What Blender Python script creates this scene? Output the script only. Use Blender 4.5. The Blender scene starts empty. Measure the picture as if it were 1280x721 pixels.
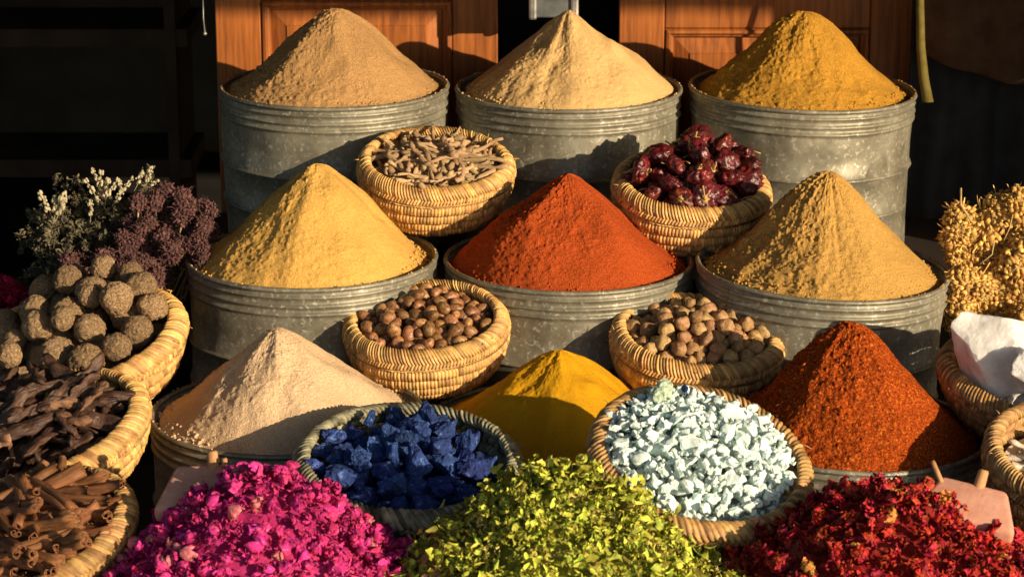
import bpy, bmesh, math, random
import numpy as np
from mathutils import Vector, Matrix, Euler, Quaternion

S = bpy.context.scene
COL = S.collection
R = math.radians
PI = math.pi

# ------------------------------------------------------------------ camera
CAM_H, PITCH, HFOV = 2.09, R(16.0), R(22.0)
cam = bpy.data.cameras.new("camera")
cam_o = bpy.data.objects.new("camera", cam)
COL.objects.link(cam_o)
cam.sensor_width = 36
cam.angle = HFOV
cam.clip_end = 500
cam_o.location = (0, 0, CAM_H)
cam_o.rotation_euler = (R(90) - PITCH, 0, 0)
cam.dof.use_dof = True
cam.dof.focus_distance = 4.95
cam.dof.aperture_fstop = 9.0
S.camera = cam_o
# ------------------------------------------------------------------ light
SUN_EL, SUN_AZ = R(15.0), R(47.0)          # azimuth measured from "towards the camera" to the right
SUN_DIR = Vector((math.sin(SUN_AZ) * math.cos(SUN_EL), -math.cos(SUN_AZ) * math.cos(SUN_EL), math.sin(SUN_EL)))
w = bpy.data.worlds.new("World")
S.world = w
w.use_nodes = True
nt = w.node_tree
sky = nt.nodes.new("ShaderNodeTexSky")
sky.sky_type = 'NISHITA'
sky.sun_disc = False
sky.sun_elevation = SUN_EL
sky.sun_rotation = math.atan2(SUN_DIR.x, SUN_DIR.y)
nt.links.new(sky.outputs[0], nt.nodes["Background"].inputs[0])
nt.nodes["Background"].inputs[1].default_value = 0.09
sl = bpy.data.lights.new("sun", 'SUN')
sl.energy = 5.0
sl.angle = R(0.5)
sl.color = (1.0, 0.80, 0.55)
so = bpy.data.objects.new("sun", sl)
COL.objects.link(so)
so.rotation_euler = SUN_DIR.to_track_quat('Z', 'Y').to_euler()
so.location = SUN_DIR * 20
S.view_settings.view_transform = 'Standard'
S.view_settings.look = 'None'
S.view_settings.exposure = 0.38
S.view_settings.gamma = 1.0
S.cycles.max_bounces = 6

F = 640 / math.tan(HFOV / 2)
cp, sp = math.cos(PITCH), math.sin(PITCH)


def P(u, v, d):
    """point seen at photograph pixel (u,v), d metres along the view axis"""
    a, b = (u - 640) / F, (360.5 - v) / F
    return Vector((d * a, d * (cp + b * sp), CAM_H + d * (-sp + b * cp)))


# ------------------------------------------------------------------ helpers
def tag(o, label=None, cat=None, group=None, kind=None):
    if label: o['label'] = label
    if cat: o['category'] = cat
    if group: o['group'] = group
    if kind: o['kind'] = kind
    return o


def mk(name, verts, faces, mat, smooth=True, attr=None):
    me = bpy.data.meshes.new(name)
    me.from_pydata([tuple(v) for v in verts], [], [tuple(f) for f in faces])
    if smooth:
        me.polygons.foreach_set('use_smooth', [True] * len(me.polygons))
    if attr is not None:
        a = me.attributes.new('strand', 'FLOAT', 'POINT')
        a.data.foreach_set('value', np.asarray(attr, dtype=np.float32))
    if mat: me.materials.append(mat)
    me.update()
    return me


def obj(name, me, parent=None, loc=None, mat=None):
    o = bpy.data.objects.new(name, me)
    COL.objects.link(o)
    if parent: o.parent = parent
    if loc is not None: o.location = loc
    return o


def empty(name, loc=(0, 0, 0), label=None, cat=None, group=None):
    o = bpy.data.objects.new(name, None)
    COL.objects.link(o)
    o.location = loc
    o.empty_display_size = 0.05
    return tag(o, label, cat, group)


class MB:
    def __init__(s): s.v, s.f, s.a = [], [], []

    def add(s, v, f, a=0.5):
        n = len(s.v)
        s.v.extend([tuple(map(float, p)) for p in v])
        s.f.extend([tuple(int(i) + n for i in q) for q in f])
        if np.isscalar(a): s.a.extend([a] * len(v))
        else: s.a.extend(list(a))

    def box(s, x0, y0, z0, x1, y1, z1, b=0.0, M=None):
        bm = bmesh.new()
        bmesh.ops.create_cube(bm, size=1)
        for v in bm.verts:
            v.co = Vector(((x0 + x1) / 2 + v.co.x * (x1 - x0), (y0 + y1) / 2 + v.co.y * (y1 - y0), (z0 + z1) / 2 + v.co.z * (z1 - z0)))
        if b > 0:
            bmesh.ops.bevel(bm, geom=bm.edges[:], offset=b, segments=2, affect='EDGES', profile=0.5)
        if M is not None:
            bmesh.ops.transform(bm, matrix=M, verts=bm.verts)
        bm.verts.index_update()
        s.add([v.co[:] for v in bm.verts], [[v.index for v in f.verts] for f in bm.faces])
        bm.free()

    def tube(s, pts, rad, n=6, a=0.5, cap=True):
        pts = [Vector(p) for p in pts]
        if np.isscalar(rad): rad = [rad] * len(pts)
        V, Fc = [], []
        up = Vector((0.13, 0.31, 0.94)).normalized()
        for i, p in enumerate(pts):
            t = (pts[min(i + 1, len(pts) - 1)] - pts[max(i - 1, 0)]).normalized()
            x = t.cross(up)
            if x.length < 1e-3: x = t.cross(Vector((1, 0, 0)))
            x.normalize()
            y = t.cross(x)
            up = y if False else up
            for k in range(n):
                q = 2 * PI * k / n
                V.append(p + (x * math.cos(q) + y * math.sin(q)) * rad[i])
        for i in range(len(pts) - 1):
            for k in range(n):
                k2 = (k + 1) % n
                Fc.append((i * n + k, i * n + k2, (i + 1) * n + k2, (i + 1) * n + k))
        if cap:
            Fc.append(tuple(range(n))[::-1])
            Fc.append(tuple((len(pts) - 1) * n + k for k in range(n)))
        s.add(V, Fc, a)

    def mesh(s, name, mat, smooth=True): return mk(name, s.v, s.f, mat, smooth, s.a)


def _h(ix, iy, iz, seed):
    n = (ix.astype(np.int64) * 374761393 + iy.astype(np.int64) * 668265263 + iz.astype(np.int64) * 2147483647 + seed * 1274126177) & 0xffffffff
    n = ((n ^ (n >> 13)) * 1274126177) & 0xffffffff
    n = n ^ (n >> 16)
    return (n & 0xffff) / 65535.0


def vnoise(p, seed=0):
    p = np.asarray(p, float)
    i = np.floor(p).astype(np.int64)
    f = p - i
    f = f * f * (3 - 2 * f)
    r = 0
    for dx in (0, 1):
        for dy in (0, 1):
            for dz in (0, 1):
                wt = (f[:, 0] if dx else 1 - f[:, 0]) * (f[:, 1] if dy else 1 - f[:, 1]) * (f[:, 2] if dz else 1 - f[:, 2])
                r = r + wt * _h(i[:, 0] + dx, i[:, 1] + dy, i[:, 2] + dz, seed)
    return r * 2 - 1


def fbm(p, oct=4, seed=0, gain=0.5):
    a, r, s = 1.0, 0, 1.0
    p = np.asarray(p, float)
    for k in range(oct):
        r = r + a * vnoise(p * s + 17.3 * k, seed + k)
        a *= gain
        s *= 2.03
    return r


def ico(sub):
    bm = bmesh.new()
    bmesh.ops.create_icosphere(bm, subdivisions=sub, radius=1)
    bm.verts.index_update()
    v = np.array([x.co[:] for x in bm.verts])
    f = [[x.index for x in q.verts] for q in bm.faces]
    bm.free()
    return v, f


ICO = {k: ico(k) for k in (1, 2, 3, 4)}


# ------------------------------------------------------------------ materials
def hexlin(h):
    c = [int(h[i:i + 2], 16) / 255 for i in (0, 2, 4)]
    return tuple(x / 12.92 if x <= .04045 else ((x + .055) / 1.055) ** 2.4 for x in c)


def mat(name, c1, c2=None, scale=20, rough=0.8, bump=0.0, bscale=200, spec=0.3, metal=0.0, c3=None, detail=4,
        objrand=0.0, hue=0.0, strand=0.0, sss=0.0, stretch=(1, 1, 1), bump2=0.0, b2scale=1000, sheen=0.0, trans=0.0, lo=.35, hi=.65, dist=0.002, vor=False):
    m = bpy.data.materials.new(name)
    m.use_nodes = True
    N, L = m.node_tree.nodes, m.node_tree.links
    b = N["Principled BSDF"]
    tc = N.new("ShaderNodeTexCoord")
    mp = N.new("ShaderNodeMapping")
    mp.inputs['Scale'].default_value = stretch
    L.new(tc.outputs['Object'], mp.inputs[0])
    src = mp.outputs[0]
    oi = N.new("ShaderNodeObjectInfo")
    if objrand:
        ad = N.new("ShaderNodeVectorMath"); ad.operation = 'ADD'
        cb = N.new("ShaderNodeCombineXYZ")
        ml = N.new("ShaderNodeMath"); ml.operation = 'MULTIPLY'; ml.inputs[1].default_value = 13.7
        L.new(oi.outputs['Random'], ml.inputs[0]); L.new(ml.outputs[0], cb.inputs[0]); L.new(ml.outputs[0], cb.inputs[2])
        L.new(src, ad.inputs[0]); L.new(cb.outputs[0], ad.inputs[1])
        src = ad.outputs[0]
    c2 = c2 or c1
    nz = N.new("ShaderNodeTexNoise")
    nz.inputs['Scale'].default_value = scale; nz.inputs['Detail'].default_value = detail; nz.inputs['Roughness'].default_value = .6
    L.new(src, nz.inputs['Vector'])
    rp = N.new("ShaderNodeValToRGB")
    rp.color_ramp.elements[0].position = lo; rp.color_ramp.elements[1].position = hi
    rp.color_ramp.elements[0].color = (*c1, 1); rp.color_ramp.elements[1].color = (*c2, 1)
    if c3:
        e = rp.color_ramp.elements.new((lo + hi) / 2 + .08); e.color = (*c3, 1)
    L.new(nz.outputs[0], rp.inputs[0])
    colr = rp.outputs[0]
    if objrand or strand or hue:
        hs = N.new("ShaderNodeHueSaturation")
        L.new(colr, hs.inputs['Color'])
        if strand:
            at = N.new("ShaderNodeAttribute"); at.attribute_name = 'strand'
            fac = at.outputs['Fac']; amt = strand
        else:
            fac = oi.outputs['Random']; amt = objrand
        mr = N.new("ShaderNodeMapRange")
        mr.inputs['To Min'].default_value = 1 - amt; mr.inputs['To Max'].default_value = 1 + amt
        L.new(fac, mr.inputs[0]); L.new(mr.outputs[0], hs.inputs['Value'])
        if hue:
            m2 = N.new("ShaderNodeMath"); m2.operation = 'MULTIPLY'; m2.inputs[1].default_value = 7.13
            m3 = N.new("ShaderNodeMath"); m3.operation = 'FRACT'
            L.new(fac, m2.inputs[0]); L.new(m2.outputs[0], m3.inputs[0])
            mh = N.new("ShaderNodeMapRange")
            mh.inputs['To Min'].default_value = .5 - hue; mh.inputs['To Max'].default_value = .5 + hue
            L.new(m3.outputs[0], mh.inputs[0]); L.new(mh.outputs[0], hs.inputs['Hue'])
        colr = hs.outputs[0]
    L.new(colr, b.inputs['Base Color'])
    b.inputs['Roughness'].default_value = rough
    b.inputs['Specular IOR Level'].default_value = spec
    b.inputs['Metallic'].default_value = metal
    if sss:
        b.inputs['Subsurface Weight'].default_value = sss
        b.inputs['Subsurface Radius'].default_value = (.02, .019, .018)
        b.inputs['Subsurface Scale'].default_value = 0.5
    if sheen: b.inputs['Sheen Weight'].default_value = sheen
    if trans: b.inputs['Transmission Weight'].default_value = trans
    nrm = None
    for amt, sc, dd in ((bump, bscale, dist), (bump2, b2scale, dist * .5)):
        if not amt: continue
        if vor and sc == bscale:
            t = N.new("ShaderNodeTexVoronoi"); t.inputs['Scale'].default_value = sc; o = t.outputs['Distance']
        else:
            t = N.new("ShaderNodeTexNoise"); t.inputs['Scale'].default_value = sc; t.inputs['Detail'].default_value = 3; o = t.outputs[0]
        L.new(src, t.inputs['Vector'])
        bp = N.new("ShaderNodeBump"); bp.inputs['Strength'].default_value = amt; bp.inputs['Distance'].default_value = dd
        L.new(o, bp.inputs['Height'])
        if nrm: L.new(nrm, bp.inputs['Normal'])
        nrm = bp.outputs[0]
    if nrm: L.new(nrm, b.inputs['Normal'])
    return m


def powder_mat(name, a, b_, c=None, coarse=1.0):
    return mat(name, a, b_, scale=420 / coarse, rough=1.0, spec=0.05, bump=.9, bscale=330 / coarse, bump2=.8, b2scale=900 / coarse, lo=.3, hi=.7, c3=c, dist=.003 * coarse, sheen=0.0)


def galv_mat():
    m = bpy.data.materials.new("galvanised_zinc")
    m.use_nodes = True
    N, L = m.node_tree.nodes, m.node_tree.links
    b = N["Principled BSDF"]
    tc = N.new("ShaderNodeTexCoord"); oi = N.new("ShaderNodeObjectInfo")
    ad = N.new("ShaderNodeVectorMath"); ad.operation = 'ADD'
    L.new(tc.outputs['Object'], ad.inputs[0]); L.new(oi.outputs['Location'], ad.inputs[1])
    src = ad.outputs[0]
    n1 = N.new("ShaderNodeTexNoise"); n1.inputs['Scale'].default_value = 9; n1.inputs['Detail'].default_value = 8; n1.inputs['Roughness'].default_value = .65
    L.new(src, n1.inputs['Vector'])
    r1 = N.new("ShaderNodeValToRGB")
    r1.color_ramp.elements[0].position = .28; r1.color_ramp.elements[1].position = .72
    r1.color_ramp.elements[0].color = (.12, .108, .074, 1); r1.color_ramp.elements[1].color = (.33, .31, .235, 1)
    L.new(n1.outputs[0], r1.inputs[0])
    # zinc spangle
    vo = N.new("ShaderNodeTexVoronoi"); vo.inputs['Scale'].default_value = 95
    L.new(src, vo.inputs['Vector'])
    mx = N.new("ShaderNodeMixRGB"); mx.blend_type = 'OVERLAY'; mx.inputs[0].default_value = .16
    bw = N.new("ShaderNodeRGBToBW"); L.new(vo.outputs['Color'], bw.inputs[0])
    L.new(r1.outputs[0], mx.inputs[1]); L.new(bw.outputs[0], mx.inputs[2])
    # pale flecks and scratches
    n2 = N.new("ShaderNodeTexNoise"); n2.inputs['Scale'].default_value = 105; n2.inputs['Detail'].default_value = 5; n2.inputs['Distortion'].default_value = .5
    L.new(src, n2.inputs['Vector'])
    r2 = N.new("ShaderNodeValToRGB"); r2.color_ramp.elements[0].position = .57; r2.color_ramp.elements[1].position = .66
    L.new(n2.outputs[0], r2.inputs[0])
    m2 = N.new("ShaderNodeMixRGB"); m2.inputs[2].default_value = (.56, .54, .45, 1)
    sc = N.new("ShaderNodeMath"); sc.operation = 'MULTIPLY'; sc.inputs[1].default_value = .55
    L.new(r2.outputs[0], sc.inputs[0]); L.new(sc.outputs[0], m2.inputs[0]); L.new(mx.outputs[0], m2.inputs[1])
    # rust and grime streaks running down
    mp = N.new("ShaderNodeMapping"); mp.inputs['Scale'].default_value = (1, 1, .12)
    L.new(src, mp.inputs[0])
    n3 = N.new("ShaderNodeTexNoise"); n3.inputs['Scale'].default_value = 26; n3.inputs['Detail'].default_value = 6
    L.new(mp.outputs[0], n3.inputs['Vector'])
    r3 = N.new("ShaderNodeValToRGB"); r3.color_ramp.elements[0].position = .55; r3.color_ramp.elements[1].position = .75
    L.new(n3.outputs[0], r3.inputs[0])
    m3 = N.new("ShaderNodeMixRGB"); m3.inputs[2].default_value = (.16, .12, .07, 1)
    s3 = N.new("ShaderNodeMath"); s3.operation = 'MULTIPLY'; s3.inputs[1].default_value = .55
    L.new(r3.outputs[0], s3.inputs[0]); L.new(s3.outputs[0], m3.inputs[0]); L.new(m2.outputs[0], m3.inputs[1])
    L.new(m3.outputs[0], b.inputs['Base Color'])
    b.inputs['Metallic'].default_value = .35
    rr = N.new("ShaderNodeMapRange"); rr.inputs['To Min'].default_value = .40; rr.inputs['To Max'].default_value = .66
    L.new(n1.outputs[0], rr.inputs[0]); L.new(rr.outputs[0], b.inputs['Roughness'])
    bp = N.new("ShaderNodeBump"); bp.inputs['Strength'].default_value = .35; bp.inputs['Distance'].default_value = .004
    L.new(n1.outputs[0], bp.inputs['Height'])
    b2 = N.new("ShaderNodeBump"); b2.inputs['Strength'].default_value = .15; b2.inputs['Distance'].default_value = .001
    L.new(n2.outputs[0], b2.inputs['Height']); L.new(bp.outputs[0], b2.inputs['Normal'])
    L.new(b2.outputs[0], b.inputs['Normal'])
    return m


M_ZINC = galv_mat()
M_STRAW = mat("straw", (.45, .24, .07), (.68, .42, .145), scale=14, rough=.45, spec=.45, strand=.42, bump=.3, bscale=500, hue=.012)
M_STRAW_DK = mat("aged_straw", (.30, .16, .05), (.52, .31, .115), scale=14, rough=.5, spec=.4, strand=.42, bump=.3, bscale=500, hue=.012)
M_STRAW_GR = mat("dusty_straw", (.10, .095, .058), (.38, .35, .22), scale=9, rough=.6, spec=.3, strand=.5, bump=.3, bscale=500)
M_DARKWOOD = mat("dark_wood", (.03, .02, .015), (.05, .035, .025), scale=6, rough=.8, bump=.3, bscale=60, stretch=(1, .1, 1))
M_STONE = mat("street_paving", (.16, .13, .10), (.24, .20, .16), scale=3, rough=.9, bump=.4, bscale=20)
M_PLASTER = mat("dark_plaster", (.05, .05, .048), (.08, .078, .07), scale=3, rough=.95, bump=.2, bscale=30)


M_BLACK0 = mat('shade_dark_floor', (.015, .014, .013), (.03, .028, .025), scale=4, rough=.8)


def door_mat():
    m = mat("varnished_cedar", (.20, .062, .016), (.42, .145, .034), scale=9, rough=.42, spec=.35, stretch=(9, 3, .55), detail=7, bump=.12, bscale=30, c3=(.40, .125, .027), dist=.001)
    return m


M_DOOR = door_mat()


# ------------------------------------------------------------------ setting
def structure(name, mb, m, smooth=False):
    o = obj(name, mb.mesh(name, m, smooth))
    o['kind'] = 'structure'
    return o


g = MB(); g.add([(-60, -60, 0), (60, -60, 0), (60, 60, 0), (-60, 60, 0)], [(0, 1, 2, 3)])
structure('ground', g, M_STONE)
YW = 6.12       # facade plane
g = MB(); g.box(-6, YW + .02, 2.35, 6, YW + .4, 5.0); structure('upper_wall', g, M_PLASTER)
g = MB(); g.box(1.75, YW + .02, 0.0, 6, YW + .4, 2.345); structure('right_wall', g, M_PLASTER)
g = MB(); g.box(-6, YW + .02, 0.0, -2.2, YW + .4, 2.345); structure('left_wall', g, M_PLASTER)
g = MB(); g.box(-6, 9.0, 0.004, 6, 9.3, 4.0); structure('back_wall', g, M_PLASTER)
g = MB(); g.box(-6, YW - .02, .003, 6, 8.99, .008); structure('shop_floor', g, M_BLACK0)  # near-black sheet added over the ground so the interior stays dark
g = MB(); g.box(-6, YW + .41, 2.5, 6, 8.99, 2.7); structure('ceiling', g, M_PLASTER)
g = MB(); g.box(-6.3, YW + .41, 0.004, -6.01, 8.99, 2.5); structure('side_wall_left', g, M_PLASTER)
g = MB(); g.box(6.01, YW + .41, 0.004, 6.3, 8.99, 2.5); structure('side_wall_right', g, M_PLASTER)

# unseen awning over the stall, hem set to cast the doors' shadow line
M_AWN = mat("brown_awning_cloth", (.05, .03, .02), (.08, .05, .03), scale=5, rough=.95, bump=.3, bscale=300)
aw = empty('awning', (0, YW, 2.35), 'unseen dark brown cloth awning shading the tops of the doors', 'awning')
AWY = 3.2
g = MB()
n = 48
vv, ff = [], []
for i in range(n + 1):
    x = -3.2 + 8.6 * i / n
    for j, (y, z) in enumerate(((YW, 2.75), (4.7, 2.5), (AWY, 2.27), (AWY - .01, 2.14 + .006 * math.sin(i * .9)))):
        vv.append((x, y - 0, z - 0))
for i in range(n):
    for j in range(3):
        a = i * 4 + j
        ff.append((a, a + 1, a + 5, a + 4))
g.add(vv, ff)
c = obj('awning_cloth', g.mesh('awning_cloth', M_AWN)); c.parent = aw; c.matrix_parent_inverse = Matrix.Translation((0, -YW, -2.35))
sm = c.modifiers.new('thick', 'SOLIDIFY'); sm.thickness = .006
for x in (-3.1, 5.3):
    g = MB(); g.tube([(x, YW, 2.3), (x, AWY, 2.25)], .015, 8)
    c = obj('awning_arm', g.mesh('awning_arm', M_DARKWOOD)); c.parent = aw; c.matrix_parent_inverse = Matrix.Translation((0, -YW, -2.35))


# cupboard doors behind the stall
def door(x0, x1, label, panel_top, name='cupboard_door', z0=.30, z1=2.2, y=6.04, st=.105, panel_left=.0, rz=0):
    t = empty(name, (x0, y, z0), label, 'door', 'cedar doors behind the stall')
    W, H = x1 - x0, z1 - z0

    def part(nm, b, bev=.003):
        m = MB(); m.box(*b, b=bev)
        return obj(nm, m.mesh(nm, M_DOOR, False), t)
    pt = panel_top - z0
    part('stile', (0, 0, 0, st, .04, H)); part('stile', (W - st, 0, 0, W, .04, H))
    part('rail', (st + .001, .001, 0, W - st - .001, .039, .11))
    part('rail', (st + .001, .001, pt, W - st - .001, .039, pt + .13))
    part('rail', (st + .001, .001, H - .11, W - st - .001, .039, H))
    for (a, b_) in ((.111, pt - .001), (pt + .131, H - .111)):
        # moulding frame
        m = MB(); e = .022
        X0, X1 = st + .001, W - st - .001
        prof = [(0, .004), (.004, -.004), (.010, -.006), (.015, .002), (.019, .004), (e, .016), (e, .03)]
        vs, fs = [], []
        for (dx, yy) in prof:
            vs += [(X0 + dx, yy, a + dx), (X1 - dx, yy, a + dx), (X1 - dx, yy, b_ - dx), (X0 + dx, yy, b_ - dx)]
        for k in range(len(prof) - 1):
            for q in range(4):
                q2 = (q + 1) % 4
                fs.append((k * 4 + q, k * 4 + q2, k * 4 + 4 + q2, k * 4 + 4 + q))
        m.add(vs, fs)
        obj('moulding', m.mesh('moulding', M_DOOR, False), t)
        # raised panel
        m = MB()
        X0 += e + .0005; X1 -= e + .0005; A, B = a + e + .0005, b_ - e - .0005
        vs, fs = [], []
        prof = [(0, .03), (0, .018), (.035, .006), (.037, .003)]
        for (dx, yy) in prof:
            vs += [(X0 + dx, yy, A + dx), (X1 - dx, yy, A + dx), (X1 - dx, yy, B - dx), (X0 + dx, yy, B - dx)]
        for k in range(len(prof) - 1):
            for q in range(4):
                q2 = (q + 1) % 4
                fs.append((k * 4 + q, k * 4 + q2, k * 4 + 4 + q2, k * 4 + 4 + q))
        fs.append((12, 13, 14, 15)); fs.append((3, 2, 1, 0))
        m.add(vs, fs)
        obj('panel', m.mesh('panel', M_DOOR, False), t)
    return t


XL0, XL1 = P(267, 60, 6.07).x, P(622, 60, 6.07).x
XR0, XR1 = P(775, 60, 6.07).x, P(1148, 60, 6.07).x
door(XL0, XL1, 'orange brown wooden panel door behind the left back tin', 1.05)
door(XR0, XR1, 'orange brown wooden panel door behind the right back tin', .985)
# leaf added on the right to block the sun, edge-on, just outside the picture
t = door(0, .60, 'unseen cedar leaf added at the right to block the sun', 1.05, z1=2.2)
t.location = (1.50, 5.24, .3); t.rotation_euler = (0, 0, R(90))
g = MB(); g.box(.0, 0, 0, .12, .10, 2.0, b=.003)
# black boards added behind the gap, their colour standing in for its shade
M_BLACK = mat("gap_shade_black", (.012, .012, .013), (.02, .02, .02), scale=4, rough=.9)
cb = empty('gap_shade_boards', (-.06, 6.06, .3), 'black boards added to keep the gap between the two doors dark', 'shade boards')
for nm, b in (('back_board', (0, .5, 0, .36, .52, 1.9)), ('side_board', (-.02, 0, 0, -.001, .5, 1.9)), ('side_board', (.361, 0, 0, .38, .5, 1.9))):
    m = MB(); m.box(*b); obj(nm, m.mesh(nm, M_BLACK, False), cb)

# metal box hanging in the gap
M_STEEL = mat("worn_steel", (.22, .22, .21), (.42, .41, .38), scale=25, rough=.45, metal=.6, bump=.2, bscale=60)
p = P(692, 22, 5.93)
lk = empty('metal_bracket', p, 'worn grey metal bracket plate hanging above the pale cone', 'bracket')
m = MB(); m.box(-.042, -.008, .0, .042, .008, .15, b=.004); obj('plate', m.mesh('plate', mat("dull_plate", (.10, .11, .11), (.17, .18, .18), scale=30, rough=.5, metal=.3), False), lk)
for s_ in (-1, 1):
    m = MB(); m.box(s_ * .047 - .009, -.016, -.004, s_ * .047 + .009, .012, .16, b=.005); obj('flange', m.mesh('flange', M_STEEL, False), lk)
m = MB(); m.tube([(0, 0, .15), (0, .02, .5), (0, .06, 1.2)], .006, 6); obj('hanger', m.mesh('hanger', M_STEEL), lk)

# shelves in the dark shop, left
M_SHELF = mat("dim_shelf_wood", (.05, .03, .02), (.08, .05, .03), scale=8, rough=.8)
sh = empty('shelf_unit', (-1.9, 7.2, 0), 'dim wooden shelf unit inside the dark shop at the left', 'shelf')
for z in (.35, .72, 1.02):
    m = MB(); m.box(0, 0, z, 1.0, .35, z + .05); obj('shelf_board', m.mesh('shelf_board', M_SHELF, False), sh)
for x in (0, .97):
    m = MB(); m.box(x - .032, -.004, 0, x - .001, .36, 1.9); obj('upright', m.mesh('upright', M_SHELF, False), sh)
hk = MB(); hk.tube([(0, 0, .10), (0, -.004, .03), (.003, -.008, 0)], [.0015, .0015, .002], 6)
hk.add(ICO[2][0] * .0045 + np.array([.003, -.008, -.003]), ICO[2][1])
h_ = obj('hanging_hook', hk.mesh('hanging_hook', M_STEEL), None, P(255, 40, 6.0)); tag(h_, 'tiny pale metal hook hanging beside the left door', 'hook')


# hanging cloths, right
def cloth(name, x0, x1, ztop, hem, y, m, folds, amp, label, cat, seed=0, thick=.004):
    nx, nz = 90, 40
    V = []
    for i in range(nx + 1):
        s = i / nx
        x = x0 + (x1 - x0) * s
        zb = hem(s)
        for j in range(nz + 1):
            q = j / nz
            V.append((x, y + amp * math.sin(s * folds * 2 * PI + q * 2.0) * (.4 + .6 * q), ztop + (zb - ztop) * q))
    V = np.array(V)
    nn = fbm(V * np.array([9, 0, 5]) + seed, 4, seed)
    V[:, 1] += nn * amp * .8
    Fc = [(i * (nz + 1) + j, i * (nz + 1) + j + 1, (i + 1) * (nz + 1) + j + 1, (i + 1) * (nz + 1) + j) for i in range(nx) for j in range(nz)]
    o = obj(name, mk(name, V, Fc, m))
    md = o.modifiers.new('thick', 'SOLIDIFY'); md.thickness = thick
    return tag(o, label, cat)


M_BROWNC = mat("brown_wool", (.050, .026, .014), (.085, .045, .024), scale=20, rough=.95, bump=.4, bscale=600)
M_INKC = mat("ink_blue_cotton", (.020, .022, .026), (.034, .036, .042), scale=14, rough=.95, bump=.4, bscale=600)
xa, xb = P(1153, 60, 5.85).x, P(1420, 60, 5.85).x
zt = 1.6


def hem(s):
    u = 1153 + (1420 - 1153) * s
    v = 66 + 42 * min(1, (u - 1153) / 110) ** .7
    return P(u, v, 5.85).z


cloth('brown_cloth', xa, xb, zt, hem, 5.79, M_BROWNC, 3.2, .018, 'dark brown cloth with a curved hem hanging at the top right', 'cloth', 3)
cloth('dark_drape', xa + .0, xb, 1.25, lambda s: .32, 5.93, M_INKC, 4.5, .022, 'blackish blue drape hanging below the brown cloth at right', 'drape', 5)
M_YEL = mat("yellow_webbing", (.11, .085, .016), (.16, .125, .025), scale=60, rough=.8, bump=.5, bscale=500)
V = []
pts = [P(1149, -60, 5.77), P(1150, 0, 5.77), P(1151, 60, 5.765), P(1155, 100, 5.76), P(1160, 128, 5.755)]
for i, q in enumerate(pts):
    wd = .0065 + .0012 * i
    V += [q + Vector((-wd, .002, 0)), q + Vector((0, -.004, 0)), q + Vector((wd, .001, 0))]
o = obj('yellow_strap', mk('yellow_strap', V, [(i * 3 + k, i * 3 + k + 1, i * 3 + k + 4, i * 3 + k + 3) for i in range(4) for k in range(2)], M_YEL))
md = o.modifiers.new('thick', 'SOLIDIFY'); md.thickness = .002
tag(o, 'yellow fabric strap hanging beside the right door', 'strap')

# stepped stand
st = empty('stepped_stand', (0, 4.6, 0), 'dark wooden stepped stand under the tins', 'stand')
for (x0, y0, x1, y1, z) in ((-1.0, 3.45, 1.0, 4.80, .205), (-1.0, 4.801, 1.0, 5.40, .36), (-1.0, 5.401, 1.0, 5.98, .56)):
    m = MB(); m.box(x0, y0 - 4.6, 0, x1, y1 - 4.6, z, b=.004); obj('step', m.mesh('step', M_DARKWOOD, False), st)
for side, xx in (('left', -1.0), ('right', 1.0)):
    bn = empty('side_bench', (xx, 4.3, 0), 'dark low bench carrying the baskets at the %s end' % side, 'bench')
    for (y0, y1, z) in (((3.6, 4.13, .43), (4.131, 4.50, .475), (4.501, 5.0, .535), (5.001, 5.6, .50)) if side == 'left' else ((3.6, 4.13, .405), (4.131, 4.50, .415), (4.501, 5.0, .455), (5.001, 5.6, .48))):
        m = MB()
        if side == 'left': m.box(-.70, y0 - 4.3, z - .03, -.002 + (.31 if y1 < 4.3 else .22), y1 - 4.3, z, b=.003)
        else: m.box(.002 - .12, y0 - 4.3, z - .03, .70, y1 - 4.3, z, b=.003)
        obj('board', m.mesh('board', M_DARKWOOD, False), bn)
    for lx in (-.66, .0) if side == 'left' else (.05, .6):
        for ly in (-.6, .6):
            m = MB(); m.box(lx, ly, 0, lx + .05, ly + .05, .37); obj('leg', m.mesh('leg', M_DARKWOOD, False), bn)


# ------------------------------------------------------------------ tins
def lathe(prof, n=160, closed=False):
    V, Fc = [], []
    for (r, z) in prof:
        for k in range(n):
            a = 2 * PI * k / n
            V.append((r * math.cos(a), r * math.sin(a), z))
    for i in range(len(prof) - 1):
        for k in range(n):
            k2 = (k + 1) % n
            Fc.append((i * n + k, i * n + k2, (i + 1) * n + k2, (i + 1) * n + k))
    return V, Fc


TR, TH = .250, .340


def bead(z, h, r, R0, n=6):
    return [(R0 + r * math.sin(PI * k / n), z - h / 2 + h * k / n) for k in range(n + 1)]


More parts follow.
